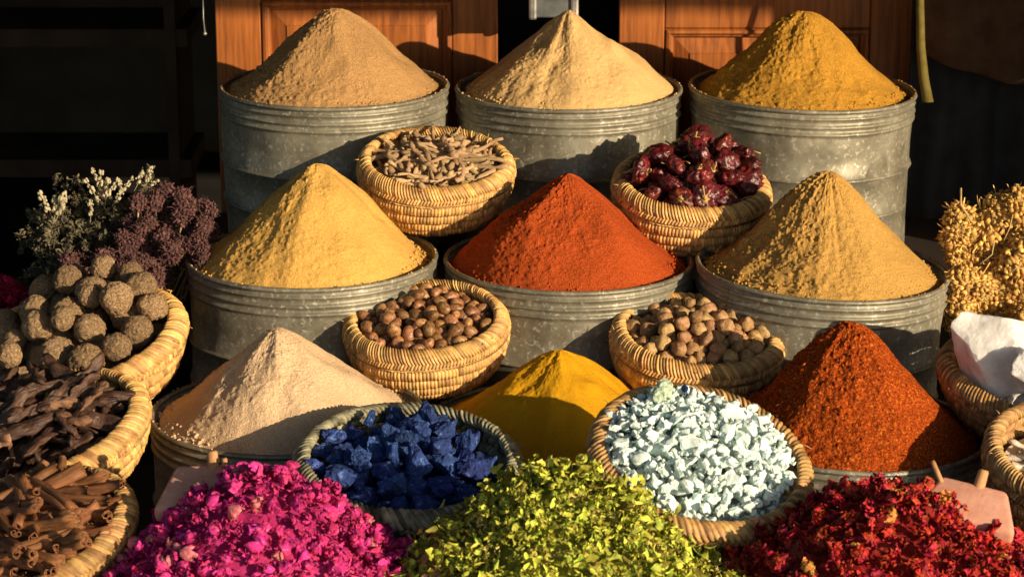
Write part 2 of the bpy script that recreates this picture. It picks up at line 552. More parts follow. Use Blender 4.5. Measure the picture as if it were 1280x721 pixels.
prof = [(.0, .0), (TR - .012, .0), (TR - .010, .004)]
prof += [(TR - .009, .05)] + bead(.10, .010, .005, TR - .008) + bead(.185, .011, .0055, TR - .007)
prof += [(TR - .0065, .24), (TR - .006, TH - .062)] + bead(TH - .052, .011, .0045, TR - .006) + bead(TH - .036, .011, .0045, TR - .006) + bead(TH - .018, .009, .0035, TR - .005)
prof += [(TR - .005, TH - .008)]
inner = [(TR - .008, TH - .006), (TR - .010, TH - .05), (TR - .012, .01), (0, .01)]
V, Fc = lathe(prof + inner)
TIN_BODIES = []
for k in range(4):
    W = np.array(V)
    an_ = np.arctan2(W[:, 1], W[:, 0]); rr_ = np.hypot(W[:, 0], W[:, 1])
    dn = fbm(np.stack([np.cos(an_) * 2.6 + k * 7, np.sin(an_) * 2.6, W[:, 2] * 9], 1), 3, 60 + k) * .0048
    dn *= np.clip((TH - .012 - W[:, 2]) / .05, 0.15, 1) * (rr_ > .2)
    W[:, 0] += np.cos(an_) * dn; W[:, 1] += np.sin(an_) * dn
    TIN_BODIES.append(mk('tin_body', W, Fc, M_ZINC))
rimp = [(TR - .004 + .0052 * math.cos(a), TH - .003 + .0052 * math.sin(a)) for a in np.linspace(0, 2 * PI, 11)]
V, Fc = lathe(rimp)
TIN_RIM = mk('rolled_rim', V, Fc, M_ZINC)
seam = MB()
for zz in range(1): seam.box(-.008, -TR + .0015, .01, .008, -TR + .0075, TH - .068, b=.001)
TIN_SEAM = seam.mesh('seam', M_ZINC, False)


def powder_cone(name, m, Rb, h, apex_r, off, seed, label, tilt_noise=1.0, grain=1.0, power=1.0, gul=1.0):
    """conical heap with real grain relief; z=0 at the rim plane"""
    nr, na = 120, 400
    rr = np.linspace(0, 1, nr) ** .9
    aa = np.linspace(0, 2 * PI, na, endpoint=False)
    RR, AA = np.meshgrid(rr, aa, indexing='ij')
    x, y = RR * np.cos(AA), RR * np.sin(AA)
    ar = apex_r
    base = np.sqrt(RR ** 2 + ar ** 2)
    prof = (math.sqrt(1 + ar ** 2) - base) / (math.sqrt(1 + ar ** 2) - ar)
    prof = np.clip(prof, 0, 1) ** power
    # uneven flanks: pats, slides and a slightly wandering outline
    ca, sa = np.cos(AA), np.sin(AA)
    un = fbm(np.stack([ca.ravel() * 1.1 + seed, sa.ravel() * 1.1, RR.ravel() * 1.3], 1), 3, seed + 21).reshape(RR.shape)
    z_un = un * .020 * np.sin(np.clip(RR, 0, 1) * PI) ** 1.0
    rsd = np.random.RandomState(seed + 77)
    for q in range(5):                                   # scoop dents and small slides, each with a lip below it
        a0_, r0_ = rsd.uniform(PI * .95, PI * 2.05), rsd.uniform(.15, .8)
        dx_, dy_ = RR * ca - r0_ * math.cos(a0_), RR * sa - r0_ * math.sin(a0_)
        al, ac = dx_ * math.cos(a0_) + dy_ * math.sin(a0_), -dx_ * math.sin(a0_) + dy_ * math.cos(a0_)
        sz = rsd.uniform(.05, .11)
        z_un = z_un - rsd.uniform(.003, .007) * np.exp(-(al / (sz * 1.6)) ** 2 - (ac / sz) ** 2) + .004 * np.exp(-((al - sz * 2.2) / sz) ** 2 - (ac / (sz * 1.3)) ** 2)
    prof = np.clip(prof + z_un / h, 0, 1.02)
    rim_w = 1 + .022 * fbm(np.stack([ca.ravel() * 2.2, sa.ravel() * 2.2, ca.ravel() * 0 + seed], 1), 3, seed + 31).reshape(RR.shape) * RR
    x, y = x * rim_w, y * rim_w
    # lean of the apex
    prof = np.clip(prof, 0, 2)
    z = prof * h
    X = x * Rb + off[0] * prof ** 1.2
    Y = y * Rb + off[1] * prof ** 1.2
    Pn = np.stack([X.ravel(), Y.ravel(), z.ravel()], 1)
    fade = np.clip((1 - RR.ravel()) * 12, 0, 1)
    # broad lumps, avalanche gullies running down the slope, crumbs
    lump = fbm(Pn * 9, 4, seed, .45) * .0045
    ang = AA.ravel()
    gx = np.stack([np.cos(ang) * 7 + Pn[:, 2] * 3, np.sin(ang) * 7, RR.ravel() * 1.2 + seed], 1)
    gl = fbm(gx, 3, seed + 9)
    # rougher patch on the left flank where the powder was scooped
    side = np.clip(np.cos(ang - R(215)) * .7 + .5 + .5 * fbm(Pn * 9, 2, seed + 4), 0, 1)
    gul_d = gl * .0008 * gul * (.35 + side) * np.clip(RR.ravel() * 4, 0, 1)
    crumbs = (np.clip(fbm(Pn * 210, 3, seed + 2), 0, 1) ** 1.2 * .0036 + fbm(Pn * 75, 3, seed + 6) * .0016) * (.10 + .75 * side ** 1.5) * grain + fbm(Pn * 420, 2, seed + 5) * .00035
    d = (lump + gul_d) * fade + crumbs * np.clip(fade + .3, 0, 1)
    nx = np.cos(ang) * h / Rb
    ny = np.sin(ang) * h / Rb
    ln = np.sqrt(nx ** 2 + ny ** 2 + 1)
    Pn[:, 0] += d * nx / ln; Pn[:, 1] += d * ny / ln; Pn[:, 2] += d / ln
    idx = np.arange(nr * na).reshape(nr, na)
    a = idx[:-1]; b = idx[1:]
    q = np.stack([a, b, np.roll(b, -1, 1), np.roll(a, -1, 1)], -1).reshape(-1, 4)
    # skirt that goes down inside the tin
    V = Pn.tolist()
    n0 = len(V)
    for k in range(na): V.append((math.cos(aa[k]) * (TR - .015), math.sin(aa[k]) * (TR - .015), -.03))
    Q = q.tolist() + [(int(idx[-1, k]), n0 + k, n0 + (k + 1) % na, int(idx[-1, (k + 1) % na])) for k in range(na)]
    o = obj(name, mk(name, V, Q, m))
    return tag(o, label, 'spice heap', 'cones of ground spice in the tins')


def H(h): return hexlin(h)


# colour pairs: dark grain, light grain
PW = {
    'sand': powder_mat('sand_brown_powder', (.30, .16, .055), (.62, .37, .16), coarse=1.0),
    'cream': powder_mat('cream_powder', (.55, .33, .12), (.86, .58, .26), coarse=.8),
    'mustard': powder_mat('mustard_powder', (.34, .165, .022), (.66, .345, .052), coarse=1.0),
    'gold': powder_mat('golden_powder', (.50, .27, .055), (.84, .51, .145), coarse=.9),
    'red': powder_mat('paprika_powder', (.27, .040, .010), (.56, .105, .022), coarse=1.1),
    'ochre': powder_mat('ochre_powder', (.36, .19, .045), (.70, .42, .12), coarse=1.0),
    'beige': powder_mat('pale_beige_powder', (.52, .33, .17), (.90, .66, .42), coarse=1.0),
    'turmeric': powder_mat('turmeric_powder', (.50, .24, .008), (.82, .42, .015), coarse=.7),
    'chili': powder_mat('chili_flakes', (.11, .018, .005), (.68, .26, .035), c=(.44, .075, .010), coarse=1.8),
}

#      u    v   half  d    tin label                           powder key, apex px, height adj...
TINS = [
    (418, 106, 143.5, 'back left', 'sand', .178, .14, (.01, 0), 'sandy brown powder cone with rounded top in the back left tin', 1.3, (0, 0)),
    (711, 109, 142, 'back centre', 'cream', .182, .05, (.0, 0), 'pale cream powder cone with sharp tip in the back centre tin', .8, (0, 0)),
    (1003, 110, 142, 'back right', 'mustard', .182, .16, (-.005, 0), 'mustard yellow powder cone in the back right tin', 1.2, (0, 1.5)),
    (390, 319, 157, 'middle left', 'gold', .202, .11, (.012, 0), 'golden yellow powder cone in the middle left tin', 1.0, (0, 0)),
    (711, 323, 156, 'middle centre', 'red', .188, .08, (-.005, 0), 'brick red paprika cone in the middle centre tin', 1.1, (0, .5)),
    (1028, 333, 158, 'middle right', 'ochre', .208, .10, (0, 0), 'dull ochre powder cone with furrows in the middle right tin', 1.5, (0, 2.8)),
    (359, 513, 171, 'front left', 'beige', .168, .07, (-.015, 0), 'pale beige powder cone in the front left tin', .7, (0, 0)),
    (697, 528, 168, 'front centre', 'turmeric', .150, .07, (.003, .01), 'deep yellow turmeric cone behind the two round bowls', .7, (0, 0)),
    (1064, 533, 171, 'front right', 'chili', .212, .08, (-.012, 0), 'orange red chili flake cone in the front right tin', 1.5, (0, 1.5)),
]
for i, (u, v, a, where, key, h, ar, off, lab, grain, tilt) in enumerate(TINS):
    d = TR * F / a
    c = P(u, v, d)
    M = Matrix.Translation(c) @ Euler((R(tilt[0]), R(tilt[1]), 0)).to_matrix().to_4x4() @ Matrix.Translation((0, 0, -TH))
    t = empty('galvanised_tin', (0, 0, 0), 'round grey galvanised tin holding the %s cone' % {'sand': 'sandy brown', 'cream': 'pale cream', 'mustard': 'mustard yellow', 'gold': 'golden yellow', 'red': 'brick red', 'ochre': 'dull ochre', 'beige': 'pale beige', 'turmeric': 'deep yellow turmeric', 'chili': 'orange red chili flake'}[key], 'tin', 'galvanised tins on the steps')
    t.matrix_world = M
    b = obj('tin_body', TIN_BODIES[i % 4], t); b.rotation_euler = (0, 0, i * 1.3 + .4)
    r_ = obj('rolled_rim', TIN_RIM, t); r_.rotation_euler = (0, 0, i * 2.1)
    s_ = obj('seam', TIN_SEAM, t); s_.rotation_euler = (0, 0, (1.9, -2.2, 2.4, 2.6, 2.0, -2.0, 2.2, 2.2, 2.2)[i])
    o = powder_cone('spice_cone', PW[key], .232, h, ar, off, 10 + i * 7, lab, grain=grain, gul={'ochre': 2.2, 'cream': 1.6}.get(key, 1.0))
    o.matrix_world = M @ Matrix.Translation((0, 0, TH - .012))
    rs = np.random.RandomState(900 + i)
    sp0 = []
    for q in range(420):
        a_ = rs.rand() * 2 * PI
        if q % 7 == 0: sp0.append((math.cos(a_) * (TR - .004), math.sin(a_) * (TR - .004), TH + .003, rs.uniform(.0008, .0019)))
        else:
            rd = rs.uniform(.205, .236); sp0.append((math.cos(a_) * rd, math.sin(a_) * rd, TH - .012 + h * max(0, 1 - rd / .232) * .95 + .001, rs.uniform(.001, .0032)))
    v_, f_ = ICO[1]
    mb = MB()
    for (x_, y_, z_, r_q) in sp0: mb.add(v_ * r_q * (1 + .5 * rs.rand(len(v_))[:, None]) + np.array([x_, y_, z_]), f_)
    cr = obj('spilled_crumbs', mb.mesh('spilled_crumbs', PW[key]), t); cr['kind'] = 'stuff'

# ------------------------------------------------------------------ baskets
rng = np.random.RandomState(5)


def ring(Rc, zc, cr, cz, ns, slant, seed, spp=4, nj=10, amp=.16, ovl=0.0, warp=(0, 0), lean=0.0):
    """one coil wrapped in straw strands: torus with strand relief"""
    N = ns * spp
    th = np.linspace(0, 2 * PI, N, endpoint=False)
    ps = np.linspace(0, 2 * PI, nj, endpoint=False)
    T0, S_ = np.meshgrid(th, ps, indexing='ij')
    T = T0 - slant * S_ / ns                      # the grid follows the slanted strands
    ph = ns * T0 / (2 * PI) + .0001
    r = np.random.RandomState(seed)
    hsh = r.rand(ns + 2)
    k = np.floor(ph).astype(int) % ns
    prof = np.abs(np.sin(PI * ph)) ** .6
    rel = (prof - .6) * amp + (hsh[k] - .5) * amp * .45
    a = cr * (1 + rel); b = cz * (1 + rel)
    w_ = warp[0] * (np.sin(2 * T + warp[1]) + .6 * np.sin(3 * T + 2 * warp[1]))
    wz = warp[0] * .8 * (np.sin(2 * T + 1 + warp[1] * 1.7) + .5 * np.sin(5 * T + warp[1]))
    lr, lz = a * np.cos(S_), b * np.sin(S_)
    if lean:
        lr, lz = lr * math.cos(lean) - lz * math.sin(lean), lr * math.sin(lean) + lz * math.cos(lean)
    rad = Rc + lr + w_
    V = np.stack([rad * np.cos(T), rad * np.sin(T), zc + lz + wz], -1).reshape(-1, 3)
    idx = np.arange(N * nj).reshape(N, nj)
    b2 = np.roll(idx, -1, 0)
    nxt = np.roll(idx, -1, 1).copy()
    nxt[:, -1] = np.roll(idx[:, 0], -int(round(slant)) * spp)
    nb = np.roll(nxt, -1, 0)
    q = np.stack([idx, b2, nb, nxt], -1).reshape(-1, 4)
    return V, q, hsh[k].ravel()


def basket_design(kind, m, seed):
    """list of (part name, mesh), for a basket of outer radius 1 at z=0 (rim) scaled later"""
    parts = []
    wz = (.008, seed * 1.3)
    if kind == 'deep':
        ns = 190
        spec = [(.905, .0, .095, .062, 6, 150, 14, 'rim_braid', -.75), (.945, -.105, .058, .066, -5, 150, 10, 'rim_braid', -.1)]
        coils = [(.930, -.225, .056, .070), (.895, -.350, .056, .070), (.835, -.470, .056, .068), (.755, -.575, .056, .062), (.65, -.655, .058, .054), (.54, -.70, .060, .045)]
    elif kind == 'bowl':
        ns = 170 if seed < 7 else 240
        spec = [(.915, .0, .085, .050, 5, 110 if seed < 7 else 150, 14, 'rim_braid', -.75), (.935, -.085, .052, .055, -4, 120 if seed < 7 else 160, 10, 'rim_braid', -.2)]
        coils = [(.885, -.19, .050, .056), (.83, -.285, .05, .056), (.76, -.37, .05, .05), (.67, -.44, .056, .045), (.56, -.48, .06, .04)]
    else:   # broad
        ns = 210
        spec = [(.925, .0, .075, .060, 6, 170, 14, 'rim_braid', -.75), (.950, -.11, .050, .070, -6, 170, 10, 'rim_braid', -.1)]
        coils = [(.925, -.235, .048, .066, 5), (.885, -.35, .048, .066), (.835, -.465, .048, .066), (.765, -.57, .048, .062), (.68, -.65, .05, .055), (.57, -.71, .06, .045)]
    for k, (rc, zc, cr, cz, sl, n_, nj, nm, ln) in enumerate(spec):
        V, q, a = ring(rc, zc, cr, cz, n_, sl, seed * 31 + k, 5, nj, .34, warp=wz, lean=ln)
        parts.append((nm, mk(nm, V, q, m, True, a)))
    for k, (rc, zc, cr, cz, *sl) in enumerate(coils):
        n_ = int(ns * rc * .8)
        V, q, a = ring(rc, zc, cr, cz, n_, sl[0] if sl else 0, seed * 31 + 10 + k, 5, 8, .34, warp=wz)
        parts.append(('coil', mk('coil', V, q, m, True, a)))
    rc, zc = coils[-1][0], coils[-1][1]
    V = [(0, 0, zc - .03)] + [(rc * math.cos(2 * PI * k / 48), rc * math.sin(2 * PI * k / 48), zc - .03) for k in range(48)] + [(0, 0, zc + .02)] + [(rc * math.cos(2 * PI * k / 48), rc * math.sin(2 * PI * k / 48), zc + .02) for k in range(48)]
    Fc = [(0, 1 + (k + 1) % 48, 1 + k) for k in range(48)] + [(49, 50 + k, 50 + (k + 1) % 48) for k in range(48)]
    parts.append(('base', mk('base', V, Fc, m, False, [.5] * len(V))))
    # loose straw ends
    mb = MB()
    r = random.Random(seed)
    for k in range(16):
        a = r.random() * 2 * PI
        p0 = Vector((math.cos(a) * .97, math.sin(a) * .97, r.uniform(-.12, .05)))
        dr = Vector((math.cos(a + r.uniform(-1.3, 1.3)), math.sin(a + r.uniform(-1.3, 1.3)), r.uniform(-.3, .8))).normalized()
        L_ = r.uniform(.03, .10)
        mb.tube([p0, p0 + dr * L_ * .5, p0 + dr * L_ + Vector((0, 0, -.01))], [.006, .005, .003], 4, a=r.random())
    parts.append(('loose_straw', mb.mesh('loose_straw', m)))
    return parts


DES = {
    'deep1': basket_design('deep', M_STRAW, 1), 'deep2': basket_design('deep', M_STRAW, 2),
    'bowlg': basket_design('bowl', M_STRAW_GR, 3), 'bowl': basket_design('bowl', M_STRAW_DK, 4),
    'wide': basket_design('bowl', M_STRAW, 7), 'wide2': basket_design('bowl', M_STRAW_DK, 8), 'broad1': basket_design('broad', M_STRAW, 5), 'broad2': basket_design('broad', M_STRAW_DK, 6),
}


def basket(design, u, v, a, d, tilt, roll, label, rz=0, group='straw baskets', at=None, radius=None):
    Rr = radius or a * d / F
    c = at or P(u, v, d)
    M = Matrix.Translation(c) @ Euler((R(tilt), R(roll), 0)).to_matrix().to_4x4()
    t = empty('straw_basket', (0, 0, 0), label, 'basket', group)
    t.matrix_world = M
    for nm, me in DES[design]:
        o = obj(nm, me, t)
        o.scale = (Rr, Rr, Rr); o.rotation_euler = (0, 0, R(rz))
        if nm == 'loose_straw': o['kind'] = 'stuff'
    return M, Rr


# ------------------------------------------------------------------ item meshes
def clipstone(seed, planes=10, sub=3, noise=.05, nsc=2.5, asp=(1, .8, .7), lo=.45, hi=.85, warp=0):
    r = np.random.RandomState(seed)
    v, f = ICO[sub]
    v = v.copy()
    if warp: v += np.stack([fbm(v * 1.3 + seed + 9 * k, 2, seed + k) for k in range(3)], 1) * warp
    for k in range(planes):
        n_ = r.randn(3); n_ /= np.linalg.norm(n_)
        dd = r.uniform(lo, hi)
        ex = np.clip(v @ n_ - dd, 0, None)
        v -= ex[:, None] * n_
    v *= np.array(asp) * r.uniform(.85, 1.15, 3)
    v += v * (fbm(v * nsc + seed, 4, seed) * noise)[:, None]
    v /= np.abs(v).max()
    return v, f


def petal_patch(mb, base, axis_rot, a0, wid, r0, hgt, flare, ruff, seed, a, n=5):
    """cupped petal wrapped around local z"""
    V = []
    r = np.random.RandomState(seed)
    for i in range(n):
        t = i / (n - 1)
        for j in range(n):
            s = (j / (n - 1) - .5) * 2
            ww = wid * math.sin(PI * (.12 + .80 * t)) ** .6
            an = a0 + s * ww
            rad = r0 * (math.sin(PI * min(1, .12 + .55 * t)) + flare * t ** 2.2) - .10 * s * s * r0 + .02
            z = hgt * (t - .12 * s * s * t)
            V.append([rad * math.cos(an), rad * math.sin(an), z])
    V = np.array(V)
    V += np.stack([fbm(V * (3.2 if n > 5 else 5) + seed + 3 * k, 3, seed + k) for k in range(3)], 1) * ruff * (np.repeat(np.linspace(0, 1, n), n)[:, None] ** 1.0)
    Fc = [(i * n + j, i * n + j + 1, (i + 1) * n + j + 1, (i + 1) * n + j) for i in range(n - 1) for j in range(n - 1)]
    mb.add(V, Fc, a)


def bud(seed, m, open_=.2, npet=7, ruff=.12, n=5):
    mb = MB()
    r = np.random.RandomState(seed)
    v, f = ICO[2]
    mb.add(v * np.array([.36, .36, .42]) + np.array([0, 0, .5]), f, .35)
    for k in range(npet):
        lay = k / npet
        petal_patch(mb, None, None, k * 2.4 + r.rand(), r.uniform(.55, .95), .50 + .22 * lay, r.uniform(.95, 1.25) - .25 * lay, open_ * (.5 + lay), ruff * (1 + lay), seed * 50 + k, r.rand(), n)
    V = np.array(mb.v); V[:, 2] -= .55
    mb.v = (V / np.abs(V).max()).tolist()
    return mb.mesh('petals', m)


def leafmesh(mb, seed, L_=1.0, W_=.45, curl=1.0, a=.5, origin=None, n=(7, 4)):
    r = np.random.RandomState(seed)
    V = []
    c1, c2 = r.uniform(-1, 1) * curl * 2.4, r.uniform(.3, 1.3) * curl
    for i in range(n[0]):
        t = i / (n[0] - 1)
        for j in range(n[1]):
            s = (j / (n[1] - 1) - .5) * 2
            wd = W_ * (math.sin(PI * min(1, .06 + t * .94)) ** .7) * (1 + .2 * math.sin(t * 9 + seed))
            th = c1 * t
            x = L_ * (math.sin(th) / c1 if abs(c1) > .05 else t)
            z = L_ * ((1 - math.cos(th)) / c1 if abs(c1) > .05 else 0)
            V.append([x, s * wd * math.cos(c2 * abs(s)), z + wd * abs(s) * math.sin(c2 * abs(s)) * .8])
    V = np.array(V)
    V += np.stack([fbm(V * 4 + seed + 3 * k, 2, seed + k) for k in range(3)], 1) * .10 * curl * L_
    V[:, 0] -= L_ * .4
    if origin is not None:
        q = Quaternion(r.randn(4)); q.normalize()
        Mq = np.array(q.to_matrix())
        V = V @ Mq.T + origin
    Fc = [(i * n[1] + j, i * n[1] + j + 1, (i + 1) * n[1] + j + 1, (i + 1) * n[1] + j) for i in range(n[0] - 1) for j in range(n[1] - 1)]
    mb.add(V, Fc, a)


def leafclump(seed, m, k=9, size=.5, spread=.6, name='dried_leaf'):
    mb = MB(); r = np.random.RandomState(seed)
    for i in range(k):
        leafmesh(mb, seed * 40 + i, size * r.uniform(.6, 1.3), size * .35 * r.uniform(.6, 1.4), 1.2, r.rand(), r.randn(3) * spread * .5)
    V = np.array(mb.v); mb.v = (V / np.abs(V).max()).tolist()
    return mb.mesh(name, m)


def stick_mesh(name, m, seed, L_, r0, r1, bend, knob=.0, n=10, seg=9, rough=.12):
    r = np.random.RandomState(seed)
    V, Fc = [], []
    b1, b2 = r.randn(2) * bend
    for i in range(seg):
        t = i / (seg - 1) * 2 - 1
        rr = r0 + (r1 - r0) * (t + 1) / 2
        rr *= 1 + knob * fbm(np.array([[t * 4, seed, 0]]), 2, seed)[0]
        cx, cy = b1 * (t * t - .5) * L_, b2 * (t * t * t - t) * L_ * 1.4
        for k in range(n):
            a = 2 * PI * k / n
            V.append([t * L_ / 2 + .0, cx + rr * math.cos(a), cy + rr * math.sin(a)])
    V = np.array(V)
    V[:, 1:] += (np.stack([fbm(V / r0 * .6 + 5 * k, 3, seed + k) for k in range(2)], 1)) * rough * r0
    V[:, 0] += fbm(V / r0 * .9, 2, seed + 7) * r0 * .5 * (np.abs(V[:, 0]) > L_ * .42)
    for i in range(seg - 1):
        for k in range(n):
            k2 = (k + 1) % n
            Fc.append((i * n + k, i * n + k2, (i + 1) * n + k2, (i + 1) * n + k))
    Fc.append(tuple(range(n))[::-1]); Fc.append(tuple((seg - 1) * n + k for k in range(n)))
    return mk(name, V, Fc, m, True, np.full(len(V), .5))


# ------------------------------------------------------------------ piling
def pile(n, Rin, floor, radii, seed, overlap=.86, cand=14, top=None, cx=0, cy=0, clip=None):
    """drop balls one by one on a floor function and on one another; returns (x,y,z,r)"""
    r = np.random.RandomState(seed)
    out = np.zeros((0, 4))
    for k in range(n):
        rad = radii(r)
        best = None
        for c in range(cand):
            q = math.sqrt(r.rand()) * max(Rin - rad * .9, .001); a = r.rand() * 2 * PI
            x, y = cx + q * math.cos(a), cy + q * math.sin(a)
            if clip and not clip(x, y): continue
            z = floor(x, y) + rad * .8
            if len(out):
                dd = (out[:, 0] - x) ** 2 + (out[:, 1] - y) ** 2
                s2 = ((out[:, 3] + rad) * overlap) ** 2
                ok = dd < s2
                if ok.any():
                    z = max(z, (out[ok, 2] + np.sqrt(s2[ok] - dd[ok])).max())
            sc = z - (top(x, y) if top else 0)
            if best is None or sc < best[0]: best = (sc, x, y, z, rad)
        if best is None: continue
        if top and best[0] > 0: continue
        out = np.vstack([out, best[1:]])
    return out


def rq(r):
    q = Quaternion([r.gauss(0, 1) for _ in range(4)]); q.normalize(); return q


def put(name, meshes, M, spots, seed, label, cat, group, mode='any', sub=None, sq=(1, 1, 1), smul=1.0, special=None):
    """individual top-level items"""
    rr = random.Random(seed)
    res = []
    for i, (x, y, z, rad) in enumerate(spots):
        me = meshes[rr.randrange(len(meshes))]
        o = bpy.data.objects.new(name, None if sub else me)
        COL.objects.link(o)
        if mode == 'any': q = rq(rr).to_matrix().to_4x4()
        elif mode == 'flat': q = Euler((rr.uniform(0, 6.28), rr.gauss(0, .22), rr.uniform(0, 6.28)), 'XYZ').to_matrix().to_4x4()
        elif mode == 'up': q = Euler((rr.gauss(0, .7), rr.gauss(0, .7), rr.uniform(0, 6.28))).to_matrix().to_4x4()
        else: q = mode(rr, x, y).to_matrix().to_4x4()
        s = rad * smul
        o.matrix_world = M @ Matrix.Translation((x, y, z)) @ q @ Matrix.Diagonal((s * rr.uniform(.92, 1.08) * sq[0], s * sq[1], s * rr.uniform(.92, 1.08) * sq[2], 1))
        tag(o, label, cat, group)
        if sub:
            for nm, ms in sub:
                c = bpy.data.objects.new(nm, ms[rr.randrange(len(ms))] if isinstance(ms, list) else ms)
                COL.objects.link(c); c.parent = o
        res.append(o)
    if len(res) > 120 and cat not in ('nutmeg', 'nut', 'corky ball', 'dried pod', 'cinnamon stick'): name_extremes(res, label.split(' in the ')[0].split(' among the ')[0] + ' of its heap')
    return res


def merged(name, meshes, mats_spots, seed, m, kind='stuff', mode='any', sq=(1, 1, 1), smul=1.0, M=Matrix()):
    """many small pieces joined into one mesh (hidden or uncountable ones)"""
    rr = random.Random(seed)
    Vs, Fs, As = [], [], []
    n0 = 0
    cache = []
    for me in meshes:
        v = np.empty(len(me.vertices) * 3, np.float32); me.vertices.foreach_get('co', v)
        cache.append((v.reshape(-1, 3), [tuple(p.vertices) for p in me.polygons]))
    for (x, y, z, rad) in mats_spots:
        v, f = cache[rr.randrange(len(cache))]
        if mode == 'any': q = rq(rr).to_matrix()
        elif mode == 'flat': q = Euler((rr.uniform(0, 6.28), rr.gauss(0, .25), rr.uniform(0, 6.28))).to_matrix()
        else: q = mode(rr, x, y).to_matrix()
        vv = (v * np.array(sq) * rad * smul) @ np.array(q).T + np.array([x, y, z])
        Vs.append(vv); Fs += [tuple(i + n0 for i in p) for p in f]; As += [rr.random()] * len(vv); n0 += len(vv)
    o = obj(name, mk(name, np.concatenate(Vs), Fs, m, True, As))
    o.matrix_world = M
    o['kind'] = kind
    return o


def project(p):
    q = p - Vector((0, 0, CAM_H))
    d = q.y * cp - q.z * sp
    b = (q.y * sp + q.z * cp) / d
    return 640 + q.x / d * F, 360.5 - b * F


def name_extremes(items, base, above='its neighbours'):
    """the members that stand out get a label of their own"""
    vis = []
    for o in items:
        p_ = o.matrix_world.translation
        u, v = project(p_)
        if 12 < u < 1268 and 6 < v < 706: vis.append((u, v, o))
    if len(vis) < 4: return
    used = set()
    for key, word in ((lambda q: q[1], 'topmost in the photo'), (lambda q: -q[0], 'farthest to the right'), (lambda q: q[0], 'farthest to the left'), (lambda q: -q[1], 'lowest in the photo')):
        for q in sorted(vis, key=key):
            if q[2].name not in used:
                used.add(q[2].name); q[2]['label'] = base + ', ' + word; break


def split_top(spots, n, top=None):
    s = sorted(spots.tolist(), key=lambda q: -(q[2] + q[3] * .5 - (top(q[0], q[1]) if top else 0)))
    return s[:n], s[n:]


# ---------------------------------------------------------------- materials of the goods
M_NUT = mat("nutmeg_shell", (.16, .065, .022), (.42, .21, .09), scale=2.2, rough=.36, spec=.45, objrand=.4, bump=.4, bscale=5, dist=.003, hue=.012)
M_NUT2 = mat("tan_nutshell", (.27, .145, .058), (.48, .29, .125), scale=3, rough=.55, spec=.35, objrand=.3, bump=.5, bscale=6, dist=.003, hue=.015)
M_ROOT = mat("dried_root", (.38, .23, .11), (.68, .47, .26), scale=60, rough=.85, spec=.2, objrand=.3, bump=.7, bscale=220, hue=.01)
M_BALL = mat("corky_ball", (.30, .185, .095), (.64, .43, .24), scale=7, rough=.95, spec=.1, objrand=.22, bump=1.0, bscale=9, bump2=.9, b2scale=24, dist=.012)
M_CHILI = mat("dried_chili_skin", (.050, .010, .012), (.21, .028, .022), scale=1.6, rough=.36, spec=.55, objrand=.35, bump=.6, bscale=4, dist=.004, c3=(.12, .012, .01), hue=.012)
M_CALYX = mat("chili_calyx", (.33, .19, .06), (.55, .36, .14), scale=4, rough=.7)
M_BLUE = mat("indigo_lump", (.017, .034, .115), (.10, .17, .40), scale=2.4, rough=.85, spec=.2, objrand=.25, bump=.8, bscale=6, dist=.008, hue=.008, c3=(.030, .060, .22))
M_BLUEDUST = mat("indigo_dust", (.012, .02, .09), (.03, .05, .2), scale=60, rough=.95, bump=.8, bscale=200)
M_MINT = mat("mint_stone", (.56, .74, .69), (.86, .92, .88), scale=1.6, rough=.75, spec=.25, objrand=.14, bump=.5, bscale=6, dist=.003, hue=.02)
M_MINTG = mat("green_stone", (.30, .42, .30), (.55, .63, .47), scale=4, rough=.8, bump=.5, bscale=8, dist=.004)
M_POD = mat("dark_pod", (.032, .017, .012), (.105, .052, .031), scale=3, rough=.5, spec=.4, objrand=.3, bump=.7, bscale=9, dist=.006, stretch=(.35, 1.6, 1.6))
M_BARK = mat("pale_bark", (.16, .075, .04), (.33, .18, .10), scale=4, rough=.8, objrand=.3, bump=.7, bscale=9, dist=.006, stretch=(.3, 2, 2))
M_CINN = mat("cinnamon_bark", (.115, .045, .018), (.25, .105, .042), scale=5, rough=.62, spec=.3, objrand=.28, bump=.6, bscale=14, dist=.003, stretch=(.25, 2, 2), hue=.008)
M_ROSE = mat("rose_petal", (.42, .018, .14), (.76, .15, .33), scale=2.6, rough=.85, spec=.1, strand=.42, bump=.5, bscale=8, dist=.004, hue=.02, lo=.3, hi=.7, c3=(.60, .045, .20))
M_ROSEPALE = mat("faded_rose_petal", (.52, .10, .14), (.74, .26, .26), scale=2.6, rough=.6, strand=.3, bump=.5, bscale=8, dist=.004)
M_GREEN = mat("dried_green_leaf", (.22, .26, .022), (.68, .64, .09), scale=1.5, rough=.65, spec=.25, strand=.5, bump=.5, bscale=9, dist=.003, hue=.03)
M_GREEN2 = mat("yellowed_leaf", (.48, .38, .08), (.70, .56, .20), scale=2, rough=.65, strand=.35, bump=.5, bscale=9, dist=.003, hue=.02)
M_RED = mat("crimson_petal", (.18, .007, .007), (.64, .030, .020), scale=2.4, rough=.55, spec=.3, strand=.45, bump=.5, bscale=9, dist=.004, hue=.018, lo=.3, hi=.7)
M_REDY = mat("orange_petal", (.50, .16, .03), (.72, .36, .08), scale=2.4, rough=.6, strand=.4, hue=.02)
M_SALT = mat("rock_salt", (.66, .64, .61), (.92, .91, .89), scale=2.6, rough=.3, spec=.6, sss=.85, bump=.3, bscale=3.5, bump2=.15, b2scale=16, dist=.02)
M_BONE = mat("bleached_stick", (.52, .42, .31), (.76, .68, .56), scale=4, rough=.7, objrand=.18, bump=.5, bscale=9, dist=.004)
M_YFLOWER = mat("dried_yellow_floret", (.42, .23, .055), (.72, .46, .14), scale=3, rough=.85, strand=.42, hue=.015)
